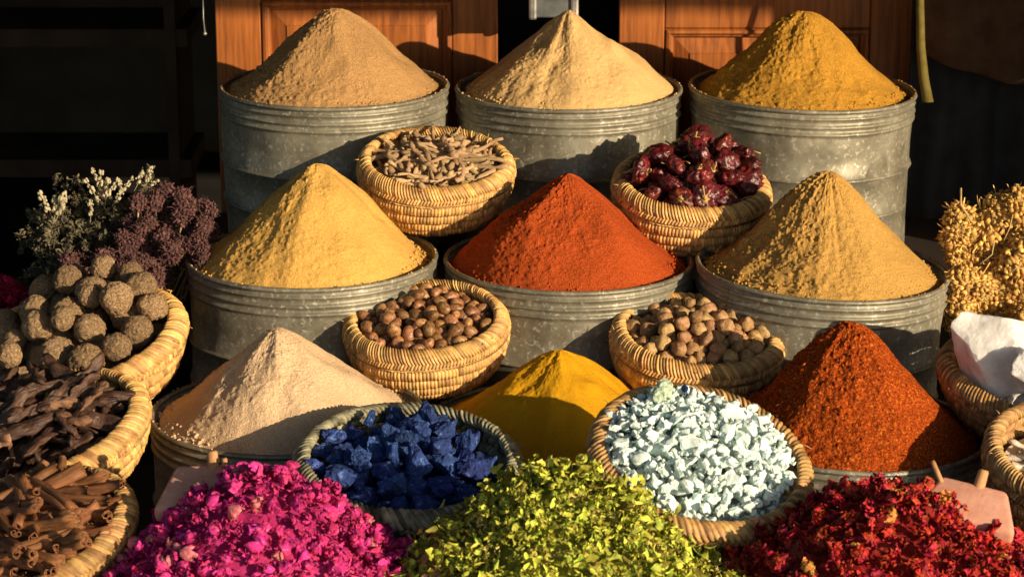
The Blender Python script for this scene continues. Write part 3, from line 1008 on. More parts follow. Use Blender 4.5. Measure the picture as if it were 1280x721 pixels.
M_YSTEM = mat("dry_stem", (.36, .24, .09), (.55, .40, .18), scale=30, rough=.8)
M_HERB = mat("grey_herb", (.075, .064, .036), (.16, .138, .08), scale=3, rough=.9, strand=.4)
M_WHITEF = mat("cream_floret", (.34, .29, .18), (.50, .44, .29), scale=3, rough=.85, strand=.2)
M_WINE = mat("wine_floret", (.065, .028, .028), (.15, .068, .062), scale=3, rough=.9, strand=.45, hue=.02)
M_MAG = mat("dark_magenta_petal", (.36, .008, .04), (.58, .02, .08), scale=3, rough=.8, strand=.4)
M_CLAY = mat("pink_clay", (.56, .26, .18), (.68, .36, .26), scale=30, rough=.75, spec=.2, bump=.5, bscale=90, bump2=.3, b2scale=400, lo=.3, hi=.7)
M_PEG = mat("peg_wood", (.36, .17, .07), (.52, .28, .13), scale=40, rough=.7, stretch=(1, 1, .2), bump=.4, bscale=150)

# ---------------------------------------------------------------- unit meshes
NUTS = []
for k in range(5):
    v, f = ICO[3]; r = np.random.RandomState(k)
    v = v * np.array([1.05, .72 + .08 * r.rand(), .72 + .06 * r.rand()])
    v = v * (1 + .09 * fbm(v * 1.6 + k * 5, 3, k))[:, None]
    v[:, 0] += .05 * (v[:, 0] > .8)
    NUTS.append(mk('nutmeg', v, f, M_NUT))
NUTS2 = []
for k in range(6):
    v, f = ICO[3]; v = v.copy(); r = np.random.RandomState(k + 50)
    tip = np.clip(v[:, 2] - .55, 0, 1)
    v[:, 2] += tip * 1.0; v[:, :2] *= (1 - .55 * tip)[:, None]
    hole = np.array([.2, -.9, .3]); hole /= np.linalg.norm(hole)
    dd = np.linalg.norm(v - hole, axis=1)
    v -= (np.clip(.28 - dd, 0, 1) * 1.3)[:, None] * hole
    ang = np.arctan2(v[:, 1], v[:, 0])
    v[:, :2] *= (1 + .06 * np.cos(5 * ang + k))[:, None]
    v = v * (1 + .13 * fbm(v * 1.9 + k * 5, 3, k))[:, None]
    v *= np.array([.9, .9, .85]) * r.uniform(.85, 1.1, 3)
    NUTS2.append(mk('tan_nut', v, f, M_NUT2))
BALLS = []
for k in range(5):
    v, f = ICO[4]
    v = v * (1 + .07 * fbm(v * 1.3 + k * 5, 3, k) + .09 * (1 - 2 * np.abs(fbm(v * 7 + k, 2, k + 3))) + .03 * fbm(v * 22, 2, k))[:, None]
    v *= np.random.RandomState(k).uniform(.88, 1.04, 3)
    BALLS.append(mk('corky_ball', v, f, M_BALL))
STICKS = []
for k in range(10):
    L_ = 2.0
    STICKS.append(stick_mesh('root_piece', M_ROOT, k, L_ * (.75 + .6 * (k % 3) / 2), .165 - .04 * (k % 2), .10, .10, knob=.3, rough=.5))
CHIL = []
for k in range(5):
    v, f = ICO[4]; v = v.copy()
    ang = np.arctan2(v[:, 1], v[:, 0]); z0 = v[:, 2].copy()
    nf = 7 + k
    fold = np.abs(np.sin(ang * nf / 2 + k + 1.2 * fbm(v * 1.2, 2, k))) ** .7
    v[:, :2] *= (1 - .34 * (1 - fold) * (.35 + .65 * np.clip(z0 + .3, 0, 1)))[:, None]
    v[:, 2] *= .74
    v[:, 2] -= .38 * np.exp(-((v[:, 0] ** 2 + v[:, 1] ** 2) / .10)) * (z0 > 0)
    v = v * (1 + .12 * fbm(v * 1.4 + k * 9, 3, k + 20))[:, None] + .09 * np.stack([fbm(v * 3 + q, 3, q) for q in range(3)], 1)
    v *= (1 - .17 * (1 - np.abs(fbm(v * 2.0 + k, 2, k + 3)) * 3.5).clip(0, 1) - .06 * (1 - np.abs(fbm(v * 4.5 + k, 2, k + 8)) * 3.5).clip(0, 1))[:, None]
    CHIL.append(mk('pod_skin', v, f, M_CHILI))
CALY = []
for k in range(3):
    mb = MB()
    V = [(0, 0, .52)]
    for j in range(12):
        a = 2 * PI * j / 12; rr_ = .34 if j % 2 else .20
        V.append((rr_ * math.cos(a), rr_ * math.sin(a), .56 + (.06 if j % 2 else 0)))
    V.append((0, 0, .40))
    mb.add(V, [(0, 1 + j, 1 + (j + 1) % 12) for j in range(12)] + [(13, 1 + (j + 1) % 12, 1 + j) for j in range(12)])
    bx_ = .15 + .12 * k
    mb.tube([(0, 0, .50), (bx_ * .2, .02, .72), (bx_, .05, .92), (bx_ * 2.1, .1, 1.02)], [.075, .055, .05, .06], 7)
    CALY.append(mb.mesh('stalk', M_CALYX))


def stones(name, m, n, seed, **kw):
    return [mk(name, *clipstone(seed + k, **kw), m, False) for k in range(n)]


BLUES = stones('indigo_lump', M_BLUE, 7, 100, planes=15, sub=4, noise=.20, nsc=2.8, asp=(1, .85, .8), lo=.35, hi=.75)
for me in BLUES: me.polygons.foreach_set('use_smooth', [False] * len(me.polygons))
MINTS = stones('mint_stone', M_MINT, 9, 200, planes=9, sub=3, noise=.34, nsc=2.2, asp=(1, .78, .62), lo=.45, hi=.85, warp=.38)
for me in MINTS[:5]: me.polygons.foreach_set('use_smooth', [True] * len(me.polygons))

PODS = []
for k in range(7):
    r = np.random.RandomState(k + 7)
    n, sg = 12, 16
    V, Fc = [], []
    turn = r.uniform(.3, 1.6) * (1 if k % 2 else -1)
    for i in range(sg):
        t = i / (sg - 1)
        an = turn * (t - .5)
        cx, cy = math.sin(an) / turn * 2.0, (1 - math.cos(an)) / turn * 2.0
        wd = .23 * math.sin(PI * (.07 + .86 * t)) ** .5 * (1 + .22 * math.sin(t * 17 + k)); th = .10 * math.sin(PI * (.07 + .86 * t)) ** .5
        tw = .9 * (t - .5) * r.uniform(.5, 1.5)
        for j in range(n):
            a = 2 * PI * j / n
            lx, ly = wd * math.cos(a), th * math.sin(a) * (1 + .5 * math.sin(t * 22 + k))
            lx, ly = lx * math.cos(tw) - ly * math.sin(tw), lx * math.sin(tw) + ly * math.cos(tw)
            V.append([cx - lx * math.sin(an), cy + lx * math.cos(an), ly])
    V = np.array(V); V += .05 * np.stack([fbm(V * 3 + q + k, 3, q + k) for q in range(3)], 1)
    for i in range(sg - 1):
        for j in range(n):
            j2 = (j + 1) % n
            Fc.append((i * n + j, i * n + j2, (i + 1) * n + j2, (i + 1) * n + j))
    Fc.append(tuple(range(n))[::-1]); Fc.append(tuple((sg - 1) * n + j for j in range(n)))
    PODS.append(mk('dried_pod', V, Fc, M_POD if k < 6 else M_BARK))


def quill(k):
    """rolled bark with a double scroll section"""
    r = np.random.RandomState(k)
    sec = []
    turns = r.uniform(1.2, 1.7)
    for j in range(26):
        t = j / 25
        s = -1 if t < .5 else 1
        q = abs(t - .5) * 2
        ang = turns * 2 * PI * q
        rad = .125 - .08 * q
        cx = s * .07 * min(1, q * 3)
        sec.append((cx + s * (-math.cos(ang)) * rad * 0 + s * rad * math.cos(ang + PI) * .9, -rad * math.sin(-ang) * 1.0 - .0 + (.0)))
    sec = np.array(sec)
    sg = 9
    V, Fc = [], []
    L_ = r.uniform(1.7, 2.6)
    b = r.randn(2) * .07
    m_ = len(sec)
    for i in range(sg):
        t = i / (sg - 1) * 2 - 1
        sc = 1 - .08 * t
        for side in (0, 1):
            for j in range(m_):
                p0 = sec[j]
                tg = sec[min(j + 1, m_ - 1)] - sec[max(j - 1, 0)]
                nn = np.array([-tg[1], tg[0]]) / (np.linalg.norm(tg) + 1e-6) * .016 * (1 if side else -1)
                V.append([t * L_ / 2 + .03 * math.sin(j * 1.7 + k) * (abs(t) > .9), (p0[0] + nn[0]) * sc + b[0] * t * t, (p0[1] + nn[1]) * sc + b[1] * t * t])
    V = np.array(V); V += .012 * np.stack([fbm(V * np.array([2, 7, 7]) + q + k, 2, q + k) for q in range(3)], 1)
    for i in range(sg - 1):
        o1, o2 = i * 2 * m_, (i + 1) * 2 * m_
        for j in range(m_ - 1):
            Fc.append((o1 + j, o1 + j + 1, o2 + j + 1, o2 + j))
            Fc.append((o1 + m_ + j + 1, o1 + m_ + j, o2 + m_ + j, o2 + m_ + j + 1))
        for j in (0, m_ - 1):
            Fc.append((o1 + j, o2 + j, o2 + m_ + j, o1 + m_ + j))
    for e in (0, (sg - 1) * 2 * m_):
        for j in range(m_ - 1): Fc.append((e + j, e + m_ + j, e + m_ + j + 1, e + j + 1))
    return mk('cinnamon_quill', V, Fc, M_CINN)


QUILLS = [quill(k) for k in range(6)]
BONES = []
for k in range(5):
    me = stick_mesh('bleached_stick', M_BONE, 60 + k, 2.0, .17, .12, .06, knob=.3, rough=.2, n=10, seg=11)
    BONES.append(me)
BUDS = [bud(k, M_ROSE, open_=(.12, .5, .25, .8, .4, .6, .15)[k], npet=(7, 10, 8, 13, 9, 12, 6)[k], ruff=(.12, .24, .16, .32, .22, .3, .12)[k]) for k in range(7)]
BUDSP = [bud(20 + k, M_ROSEPALE, open_=.15, npet=6, ruff=.08) for k in range(2)]
REDS = [bud(40 + k, M_RED, open_=(.5, .9, .7, .3, .8, .6)[k], npet=13, ruff=.42, n=9) for k in range(6)]
REDYS = [bud(50 + k, M_REDY, open_=.6, npet=9, ruff=.35, n=8) for k in range(2)]


def singleleaf(k, m, L_=1.7, W_=.5, curl=.8):
    mb = MB(); leafmesh(mb, k, L_, W_, curl, (k * .37) % 1, n=(8, 6))
    V = np.array(mb.v); mb.v = (V / np.abs(V).max()).tolist()
    return mb.mesh('dried_leaf', m)


GREENS = [leafclump(k, M_GREEN, 20, .85, .75) for k in range(6)] + [singleleaf(k, M_GREEN, 1.5, .42, 1.5) for k in range(2)] + [leafclump(30, M_GREEN2, 14, .6, .8)]
BITG = []
for k in range(6):
    mb = MB(); leafmesh(mb, k, 1.6, .5, 1.2, .5, n=(5, 3)); BITG.append(mb.mesh('bit', M_GREEN))

# ---------------------------------------------------------------- baskets between the tins
DISC = lambda z: (lambda x, y: z)


def fillbase(name, M, Rr, z, m, rad=.80, bumpy=.004):
    nr, na = 14, 60
    V = [(0, 0, z)]; Fc = []
    for i in range(1, nr):
        for k in range(na):
            a = 2 * PI * k / na; q = Rr * rad * i / (nr - 1)
            V.append((q * math.cos(a), q * math.sin(a), z))
    V = np.array(V); V[:, 2] += fbm(V * 60, 3, 3) * bumpy
    for k in range(na): Fc.append((0, 1 + k, 1 + (k + 1) % na))
    for i in range(nr - 2):
        for k in range(na):
            a = 1 + i * na + k; b = 1 + i * na + (k + 1) % na
            Fc.append((a, a + na, b + na, b))
    o = obj(name, mk(name, V, Fc, m)); o.matrix_world = M; o['kind'] = 'stuff'
    return o


# root pieces
M, Rr = basket('deep1', 545, 203, 99, 5.41, 13, 2, 'straw basket of pale root pieces between the two left back tins')
fillbase('root_crumbs', M, Rr, -.16 * Rr, M_ROOT)
tp = lambda x, y: .12 * Rr + .20 * Rr * (1 - (x * x + y * y) / (Rr * .8) ** 2)
sp_ = pile(290, Rr * .80, DISC(-.16 * Rr), lambda r: r.uniform(.011, .016), 1, overlap=.62, top=tp)
put('root_piece', STICKS, M, sp_, 1, 'short gnarled dry root piece heaped in the upper left straw basket', 'root', 'root pieces in the upper left basket', mode='flat', smul=2.55)

# chilies
M, Rr = basket('deep2', 865, 230, 101, 5.39, 11, 4, 'straw basket heaped with dark red dried chilies beside the paprika cone', rz=70)
tp = lambda x, y: .14 * Rr + .34 * Rr * (1 - (x * x + y * y) / (Rr * .95) ** 2)
sp_ = pile(75, Rr * .90, DISC(-.45 * Rr), lambda r: r.uniform(.024, .034), 6, overlap=.78, top=tp)
_it = []
for i, s in enumerate(sp_.tolist()):
    _it += put('dried_chili', [None], M, [s], 30 + i, 'round wrinkled dark red dried chili in the straw basket', 'chili', 'dried chilies in the basket', mode='up' if i % 3 else 'any', sub=[('pod_skin', CHIL), ('stalk', CALY)], sq=(1.14, 1.12, .86))
name_extremes(_it, 'wrinkled dark red chili in the basket')

# nutmegs
M, Rr = basket('deep1', 532, 401, 105, 5.02, 12, -3, 'straw basket of glossy brown nutmegs before the golden cone', rz=130)
tp = lambda x, y: .03 * Rr + .18 * Rr * (1 - (x * x + y * y) / (Rr * .8) ** 2)
sp_ = pile(280, Rr * .84, DISC(-.30 * Rr), lambda r: r.uniform(.0095, .0145), 3, overlap=.84, top=tp)
_it = put('nutmeg', NUTS, M, sp_, 3, 'glossy brown oval nutmeg in the middle left straw basket', 'nutmeg', 'nutmegs in the basket', smul=1.17)
name_extremes(_it, 'glossy brown nutmeg in its straw basket')

# knobbly tan nuts
M, Rr = basket('deep2', 872, 419, 109, 5.03, 11, 4, 'straw basket of knobbly tan nuts before the ochre cone', rz=200)
tp = lambda x, y: .05 * Rr + .22 * Rr * (1 - (x * x + y * y) / (Rr * .8) ** 2)
sp_ = pile(250, Rr * .84, DISC(-.28 * Rr), lambda r: r.uniform(.0105, .017), 4, overlap=.82, top=tp)
_it = put('tan_nut', NUTS2, M, sp_, 4, 'knobbly tan nut in the middle right straw basket', 'nut', 'tan nuts in the basket', smul=1.12)
name_extremes(_it, 'knobbly tan nut in its straw basket')

# indigo bowl
M, Rr = basket('bowlg', 510, 577, 147.5, 4.45, 11, 2, 'shallow dusty straw bowl of deep blue lumps')
fillbase('indigo_dust', M, Rr, -.30 * Rr, M_BLUEDUST, .84)
tp = lambda x, y: -.02 * Rr + .22 * Rr * (1 - (x * x + y * y) / (Rr * .84) ** 2)
sp_ = pile(150, Rr * .86, DISC(-.30 * Rr), lambda r: r.uniform(.017, .031), 12, overlap=.84, top=tp, cx=-.006)
_it = put('indigo_lump', BLUES, M, sp_, 5, 'angular deep blue indigo lump in the dusty bowl', 'blue lump', 'deep blue lumps in the bowl', smul=1.22)
name_extremes(_it, 'angular blue lump in the dusty bowl')
pt = M @ Vector((.024, .118, .030))
put('indigo_lump', [BLUES[3]], Matrix(), [(pt.x, pt.y, pt.z, .034)], 6, 'pointed blue lump standing highest at the back of the bowl', 'blue lump', 'deep blue lumps in the bowl', mode='up', sq=(.8, .8, 1.15))

# mint stones
M, Rr = basket('bowl', 876, 573, 146, 4.36, 21, 9, 'tilted straw bowl full of pale mint stones', rz=40)
fillbase('mint_dust', M, Rr, -.30 * Rr, M_MINT, .86)
tp = lambda x, y: .07 * Rr + .24 * Rr * (1 - (x * x + y * y) / (Rr * .86) ** 2)
sp_ = pile(1400, Rr * .86, DISC(-.26 * Rr), lambda r: r.choice([r.uniform(.0045, .009), r.uniform(.009, .014), r.uniform(.013, .021)], p=[.45, .37, .18]), 8, overlap=.78, top=tp, cx=-.008, cand=10)
a_, b_ = split_top(sp_, 299, tp)
put('mint_stone', MINTS, M, a_, 7, 'pale mint stone among the heap in the tilted bowl', 'mint stone', 'pale mint stones in the tilted bowl', smul=1.30)
o = merged('mint_stones_beneath', MINTS[:4], b_, 8, M_MINT, M=M, smul=1.25)
pt = M @ Vector((-.075, .115, .045))
put('green_stone', stones('green_stone', M_MINTG, 1, 310, planes=4, sub=4, noise=.2, asp=(1, .8, .7), lo=.6, hi=.9), Matrix(), [(pt.x, pt.y, pt.z - .006, .031)], 9, 'larger grey green stone at the back left of the mint stones', 'stone', None, mode='up')
pt = M @ Vector((-.035, .125, .045))
put('blue_chip', [BLUES[1]], Matrix(), [(pt.x, pt.y, pt.z, .010)], 9, 'small bright blue chip lying among the mint stones', 'stone chip', None)

# ---------------------------------------------------------------- left baskets
M, Rr = basket('wide', 90, 427, 148, 4.90, 12, -11, 'broad straw basket of rough corky balls at the left', rz=20)
tp = lambda x, y: .02 * Rr + .34 * Rr * (1 - (x * x + y * y) / (Rr * .9) ** 2) + .18 * y + .18 * x
sp_ = pile(110, Rr * .88, DISC(-.42 * Rr), lambda r: r.uniform(.022, .034), 21, overlap=.97, top=tp)
_it = put('corky_ball', BALLS, M, sp_, 10, 'rough brown corky ball in the broad basket at left', 'corky ball', 'rough balls in the left basket', smul=.98)
name_extremes(_it, 'rough corky ball in the left basket')

M, Rr = basket('wide', 45, 540, 150, 4.58, 10, -15, 'straw basket of dark twisted pods below the corky balls', rz=150)
fillbase('pod_crumbs', M, Rr, -.14 * Rr, M_POD)
tp = lambda x, y: .10 * Rr + .26 * Rr * (1 - (x * x + y * y) / (Rr * .85) ** 2)
sp_ = pile(190, Rr * .70, DISC(-.12 * Rr), lambda r: r.uniform(.017, .030), 22, overlap=.66, top=tp)
_it = put('dried_pod', PODS, M, sp_, 11, 'dark twisted dried pod in the left middle basket', 'dried pod', 'dark dried pods in the left basket', mode='flat', smul=2.6)
name_extremes(_it, 'dark twisted pod in the left middle basket')

M, Rr = basket('wide2', 24, 668, 152, 4.22, 12, -14, 'straw basket of cinnamon sticks at the lower left corner', rz=80)
fillbase('cinnamon_crumbs', M, Rr, -.10 * Rr, M_CINN)
tp = lambda x, y: .16 * Rr + .26 * Rr * (1 - (x * x + y * y) / (Rr * .85) ** 2)
sp_ = pile(150, Rr * .72, DISC(-.08 * Rr), lambda r: r.uniform(.016, .025), 23, overlap=.56, top=tp)
cin = lambda rr, x, y: Euler((rr.uniform(0, 6.28), rr.gauss(0, .14), rr.gauss(-.32, .62) + PI * rr.randrange(2)))
_it = put('cinnamon_stick', QUILLS, M, sp_, 12, 'curled cinnamon stick in the lower left basket', 'cinnamon stick', 'cinnamon sticks in the basket', mode=cin, smul=3.2)
name_extremes(_it, 'curled cinnamon stick at lower left')

# ---------------------------------------------------------------- right baskets
M, Rr = basket('wide2', 1303, 470, 134, 4.86, 10, 6, 'brown straw basket under the white crystal at right', rz=10)
salt = MB()
v, f = clipstone(905, planes=15, sub=4, noise=.06, nsc=2.6, asp=(1, .62, .85), lo=.45, hi=.85)
pt = P(1266, 440, 4.80)
sm_ = mk('rock_crystal', v, f, M_SALT, False)
o = obj('rock_crystal', sm_); o.location = pt; o.scale = (.126, .13, .132); o.rotation_euler = (R(-25), R(30), R(-12))
tag(o, 'big rough white rock crystal leaning in the basket at right', 'crystal')
v, f = clipstone(77, planes=12, sub=4, noise=.10, nsc=2.2, asp=(.8, .7, .9), lo=.45, hi=.9)
o = obj('rock_crystal', mk('rock_crystal', v, f, M_SALT, False)); o.location = P(1302, 470, 4.70); o.scale = (.06, .06, .06)
tag(o, 'smaller white crystal cut by the right edge of the picture', 'crystal')
fillbase('salt_crumbs', M, Rr, -.25 * Rr, M_SALT, .85)
sp_ = pile(14, Rr * .75, DISC(-.25 * Rr), lambda r: r.uniform(.03, .045), 25, overlap=.8)
put('rock_crystal', [mk('rock_crystal', *clipstone(80 + k, planes=12, sub=3, noise=.1), M_SALT, False) for k in range(3)], M, sp_, 40, 'white crystal lump lying low in the right basket', 'crystal', 'crystals in the right basket')

M, Rr = basket('broad2', 1374, 575, 145, 4.52, 12, 6, 'straw basket of bleached sticks cut by the right edge', rz=100)
fillbase('stick_crumbs', M, Rr, -.20 * Rr, M_BONE)
tp = lambda x, y: .10 * Rr + .20 * Rr * (1 - (x * x + y * y) / (Rr * .85) ** 2)
sp_ = pile(110, Rr * .82, DISC(-.2 * Rr), lambda r: r.uniform(.013, .018), 26, overlap=.6, top=tp)
put('bleached_stick', BONES, M, sp_, 14, 'short pale bleached stick in the basket at right', 'stick', 'bleached sticks in the right basket', mode='flat', smul=2.3)


# ---------------------------------------------------------------- flower heaps at the front
def mound(cx, cy, zr, Rc, h, ar, m, name, label, cat, seed, bask, bR, bz, btilt):
    Mb, _ = basket(bask[0], 0, 0, 0, 1, btilt[0], btilt[1], bask[1], at=Vector((cx + btilt[2], cy, bz)), radius=bR, rz=seed * 30)

    def top(x, y):
        q = min(1.0, math.hypot(x, y) / Rc)
        z = (math.sqrt(1 + ar * ar) - math.sqrt(q * q + ar * ar)) / (math.sqrt(1 + ar * ar) - ar)
        return h * z
    nr, na = 50, 130
    V = [(0, 0, h)]; Fc = []
    for i in range(1, nr):
        for k in range(na):
            a = 2 * PI * k / na; q = Rc * i / (nr - 1)
            V.append((q * math.cos(a), q * math.sin(a), top(q, 0)))
    V = np.array(V)
    V[:, 2] += fbm(V * 30, 4, seed) * .012 - .012
    for k in range(na): Fc.append((0, 1 + k, 1 + (k + 1) % na))
    for i in range(nr - 2):
        for k in range(na):
            a = 1 + i * na + k; b = 1 + i * na + (k + 1) % na
            Fc.append((a, a + na, b + na, b))
    o = obj(name, mk(name, V, Fc, m, True, np.random.RandomState(seed).rand(len(V)) * .3)); o.location = (cx, cy, zr)
    o['kind'] = 'stuff'
    tag(o, label, cat)
    return top, Matrix.Translation((cx, cy, zr))


def surfspots(top, Rc, n, rads, seed, lift=.5, mind=.8, clipf=None):
    r = np.random.RandomState(seed); out = []
    tries = 0
    A = np.zeros((0, 4))
    while len(A) < n and tries < n * 60:
        tries += 1
        q = Rc * math.sqrt(r.rand()); a = r.rand() * 2 * PI
        x, y = q * math.cos(a), q * math.sin(a); rad = rads(r)
        if clipf and not clipf(x, y): continue
        z = top(x, y) + rad * (lift + r.uniform(-.25, .25)) + .010 * math.sin(x * 71 + 2 * math.sin(y * 53 + seed // 10)) * math.sin(y * 83 + 1.5 * math.sin(x * 47))
        if len(A) and mind > 0:
            dd = np.linalg.norm(A[:, :3] - np.array([x, y, z]), axis=1)
            if (dd < (A[:, 3] + rad) * mind).any(): continue
        A = np.vstack([A, [x, y, z, rad]])
    return A.tolist()


def inview(M):
    def f(s):
        u, v = project(M @ Vector(s[:3]))
        return -10 < u < 1290 and v < 735
    return f


# magenta rosebuds
top, M = mound(-.395, 3.87, .468, .285, .205, .26, M_ROSE, 'rose_petal_mass', 'mass of magenta rose petals under the buds', 'petals', 1, ('broad2', 'straw basket buried under the magenta rosebuds'), .27, .46, (2, 0, 0))
front = lambda x, y: y < .16
sp1 = surfspots(top, .29, 330, lambda r: r.uniform(.011, .0195), 41, lift=.5, mind=.66, clipf=front)
sp2 = surfspots(top, .28, 220, lambda r: r.uniform(.010, .015), 42, lift=1.5, mind=0, clipf=front)
vis = [s for s in sp1 + sp2 if inview(M)(s)]
rest = [s for s in sp1 + sp2 if not inview(M)(s)]
vis = vis[:299]
print('ROSES', len(vis), len(rest))
pale = vis[::13]; main = [s for i, s in enumerate(vis) if i % 13]
put('rosebud', BUDS, M, main, 50, 'magenta dried rosebud in the front left heap', 'rosebud', 'magenta rosebuds in the heap', smul=1.05)
put('rosebud', BUDSP, M, pale, 51, 'faded pinkish dried rosebud among the magenta ones', 'rosebud', 'faded rosebuds in the heap', smul=1.0)
if rest: merged('rosebuds_beyond', BUDS[:3], rest, 52, M_ROSE, M=M, smul=1.1)
bits = surfspots(top, .30, 3800, lambda r: r.uniform(.003, .0075), 43, lift=1.4, mind=0, clipf=front)
merged('loose_rose_petals', BITG, bits, 53, M_ROSE, M=M, smul=1.1)

# green leaves
top, M = mound(.075, 3.87, .462, .30, .212, .12, M_GREEN, 'leaf_mass', 'mass of crumbled green dried leaves', 'leaves', 2, ('broad1', 'straw basket under the green dried leaf heap'), .275, .50, (3, 9, .05))
sp1 = surfspots(top, .29, 360, lambda r: r.uniform(.014, .028), 44, lift=.8, mind=.42, clipf=front)
vis = [s for s in sp1 if inview(M)(s)][:295]; rest = [s for s in sp1 if not inview(M)(s)]
print('GREEN', len(vis), len(rest))
put('dried_leaf', GREENS, M, vis, 54, 'curled yellow green dried leaf in the front heap', 'dried leaf', 'dried leaves in the green heap', smul=1.15)
if rest: merged('leaves_beyond', GREENS[:3], rest, 55, M_GREEN, M=M)
bits = surfspots(top, .30, 1800, lambda r: r.uniform(.005, .012), 45, lift=1.0, mind=0, clipf=front)
merged('crumbled_leaf_bits', BITG, bits, 56, M_GREEN, M=M, smul=1.15)

# crimson blossoms
top, M = mound(.605, 3.90, .458, .305, .172, .34, M_RED, 'crimson_petal_mass', 'mass of crimson petals under the blossoms', 'petals', 3, ('broad2', 'straw basket buried under the crimson blossoms'), .28, .45, (2, 0, 0))
sp1 = surfspots(top, .31, 300, lambda r: r.uniform(.011, .023), 46, lift=.7, mind=.58, clipf=front)
vis = [s for s in sp1 if inview(M)(s)][:290]; rest = [s for s in sp1 if not inview(M)(s)]
print('RED', len(vis), len(rest))
yel = vis[::19]; main = [s for i, s in enumerate(vis) if i % 19]
put('dried_blossom', REDS, M, main, 57, 'crumpled crimson dried blossom in the front right heap', 'blossom', 'crimson blossoms in the heap', smul=1.2)
put('dried_blossom', REDYS, M, yel, 58, 'orange yellow blossom among the crimson ones', 'blossom', 'orange blossoms in the heap', smul=1.0)
if rest: merged('blossoms_beyond', REDS[:3], rest, 59, M_RED, M=M)
bits = surfspots(top, .32, 3000, lambda r: r.uniform(.004, .009), 47, lift=.8, mind=0, clipf=front)
merged('crimson_petal_bits', BITG, bits, 60, M_RED, M=M, smul=1.1)


# ---------------------------------------------------------------- pink clay blocks with pegs
def block(c, rot, wd, ht, label, pegs):
    t = empty('clay_block', (0, 0, 0), label, 'block', 'pink clay blocks')
    t.matrix_world = Matrix.Translation(c) @ Euler(rot).to_matrix().to_4x4()
    bm = bmesh.new()
    lo_, hi_ = wd / 2, wd / 2 * .66
    vs = [bm.verts.new(p) for p in ((-lo_, -.018, -ht / 2), (lo_, -.018, -ht / 2), (lo_, .018, -ht / 2), (-lo_, .018, -ht / 2), (-hi_, -.014, ht / 2), (hi_, -.014, ht / 2), (hi_, .014, ht / 2), (-hi_, .014, ht / 2))]
    for q in ((0, 3, 2, 1), (4, 5, 6, 7), (0, 1, 5, 4), (1, 2, 6, 5), (2, 3, 7, 6), (3, 0, 4, 7)): bm.faces.new([vs[i] for i in q])
    bmesh.ops.bevel(bm, geom=bm.edges[:], offset=.011, segments=4, affect='EDGES', profile=.5)
    me = bpy.data.meshes.new('body'); bm.to_mesh(me); bm.free(); me.materials.append(M_CLAY)
    me.polygons.foreach_set('use_smooth', [True] * len(me.polygons))
    obj('body', me, t)
    for (a, b, r0, r1) in pegs:
        m = MB(); a, b = Vector(a), Vector(b)
        m.tube([a, a.lerp(b, .1), a.lerp(b, .9), b], [r0, r0, r1, r1 * .85], 12)
        obj('peg', m.mesh('peg', M_PEG), t)


block(P(266, 614, 4.20), (R(-66), R(-2), R(2)), .185, .105, 'pink clay block with wooden pegs behind the rosebuds',
      [((.0, -.006, .040), (.0, -.034, .058), .0095, .0085), ((.020, -.010, .030), (.020, -.034, .040), .005, .0045)])
block(P(1210, 634, 4.18), (R(-68), R(9), R(-16)), .165, .095, 'pink clay block with wooden pegs behind the crimson blossoms',
      [((.008, -.004, .036), (.010, -.030, .062), .0095, .0085), ((-.045, -.006, .025), (-.072, -.034, .050), .0045, .004)])


# ---------------------------------------------------------------- dried bunches
def floret_head(name, m, seed, n=110, fl=.17, sp=.5, spk=0):
    mb = MB(); r = np.random.RandomState(seed)
    for i in range(n):
        z = 1 - 2 * (i + .5) / n; a = i * 2.39996
        q = math.sqrt(1 - z * z)
        dirv = np.array([q * math.cos(a), q * math.sin(a), z]) + r.randn(3) * .13
        dirv /= np.linalg.norm(dirv)
        L_ = r.uniform(.72, 1.02)
        c = dirv * L_
        v, f = ICO[1]
        s = fl * r.uniform(.55, 1.2)
        vv = v * s * np.array([1, 1, 1]) * (1 + sp * (r.rand(len(v))[:, None] - .3)) + c
        mb.add(vv, f, r.rand())
    for i in range(spk):
        d_ = r.randn(3); d_ /= np.linalg.norm(d_)
        t_ = np.cross(d_, r.randn(3)); t_ /= np.linalg.norm(t_)
        k_ = d_ + r.randn(3) * .25
        mb.add([d_ * .75 - t_ * .03, d_ * .75 + t_ * .03, k_ * r.uniform(.9, 1.1) + t_ * .03, k_ * r.uniform(.9, 1.08) - t_ * .035], [(0, 1, 2, 3)], r.rand())
    v, f = ICO[2]
    mb.add(v * .80 * (1 + .15 * fbm(v * 3, 2, seed))[:, None], f, .1)
    return mb.mesh(name, m)


YH = [floret_head('flower_head', M_YFLOWER, k, 200, fl=.115, sp=1.7, spk=130) for k in range(3)]
WH = [floret_head('flower_head', M_WINE, k + 5, 90, fl=.14, sp=1.6, spk=160) for k in range(3)]


def bunch(name, c, heads, spots, label, cat, hm, stem_m, seed, base, grp=None):
    t = empty(name, c, label, cat)
    rr = random.Random(seed)
    for (u, v, d, rad) in spots:
        q = P(u, v, d) - c
        o = bpy.data.objects.new('flower_head', heads[rr.randrange(len(heads))]); COL.objects.link(o)
        o.parent = t; o.location = q; o.rotation_euler = (rr.uniform(0, 6), rr.uniform(0, 6), rr.uniform(0, 6))
        o.scale = (rad * rr.uniform(.85, 1.2), rad * rr.uniform(.85, 1.2), rad * rr.uniform(.85, 1.1))
    mb = MB()
    for (u, v, d, rad) in spots:
        q = P(u, v, d) - c
        b_ = base - c + Vector((rr.gauss(0, .02), rr.gauss(0, .02), 0))
        mid = q.lerp(b_, .5) + Vector((rr.gauss(0, .02), rr.gauss(0, .02), rr.gauss(0, .01)))
        mb.tube([q, mid, b_], [.0018, .0022, .0025], 5, rr.random())
    o = obj('stems', mb.mesh('stems', stem_m), t); o['kind'] = 'stuff'
    return t


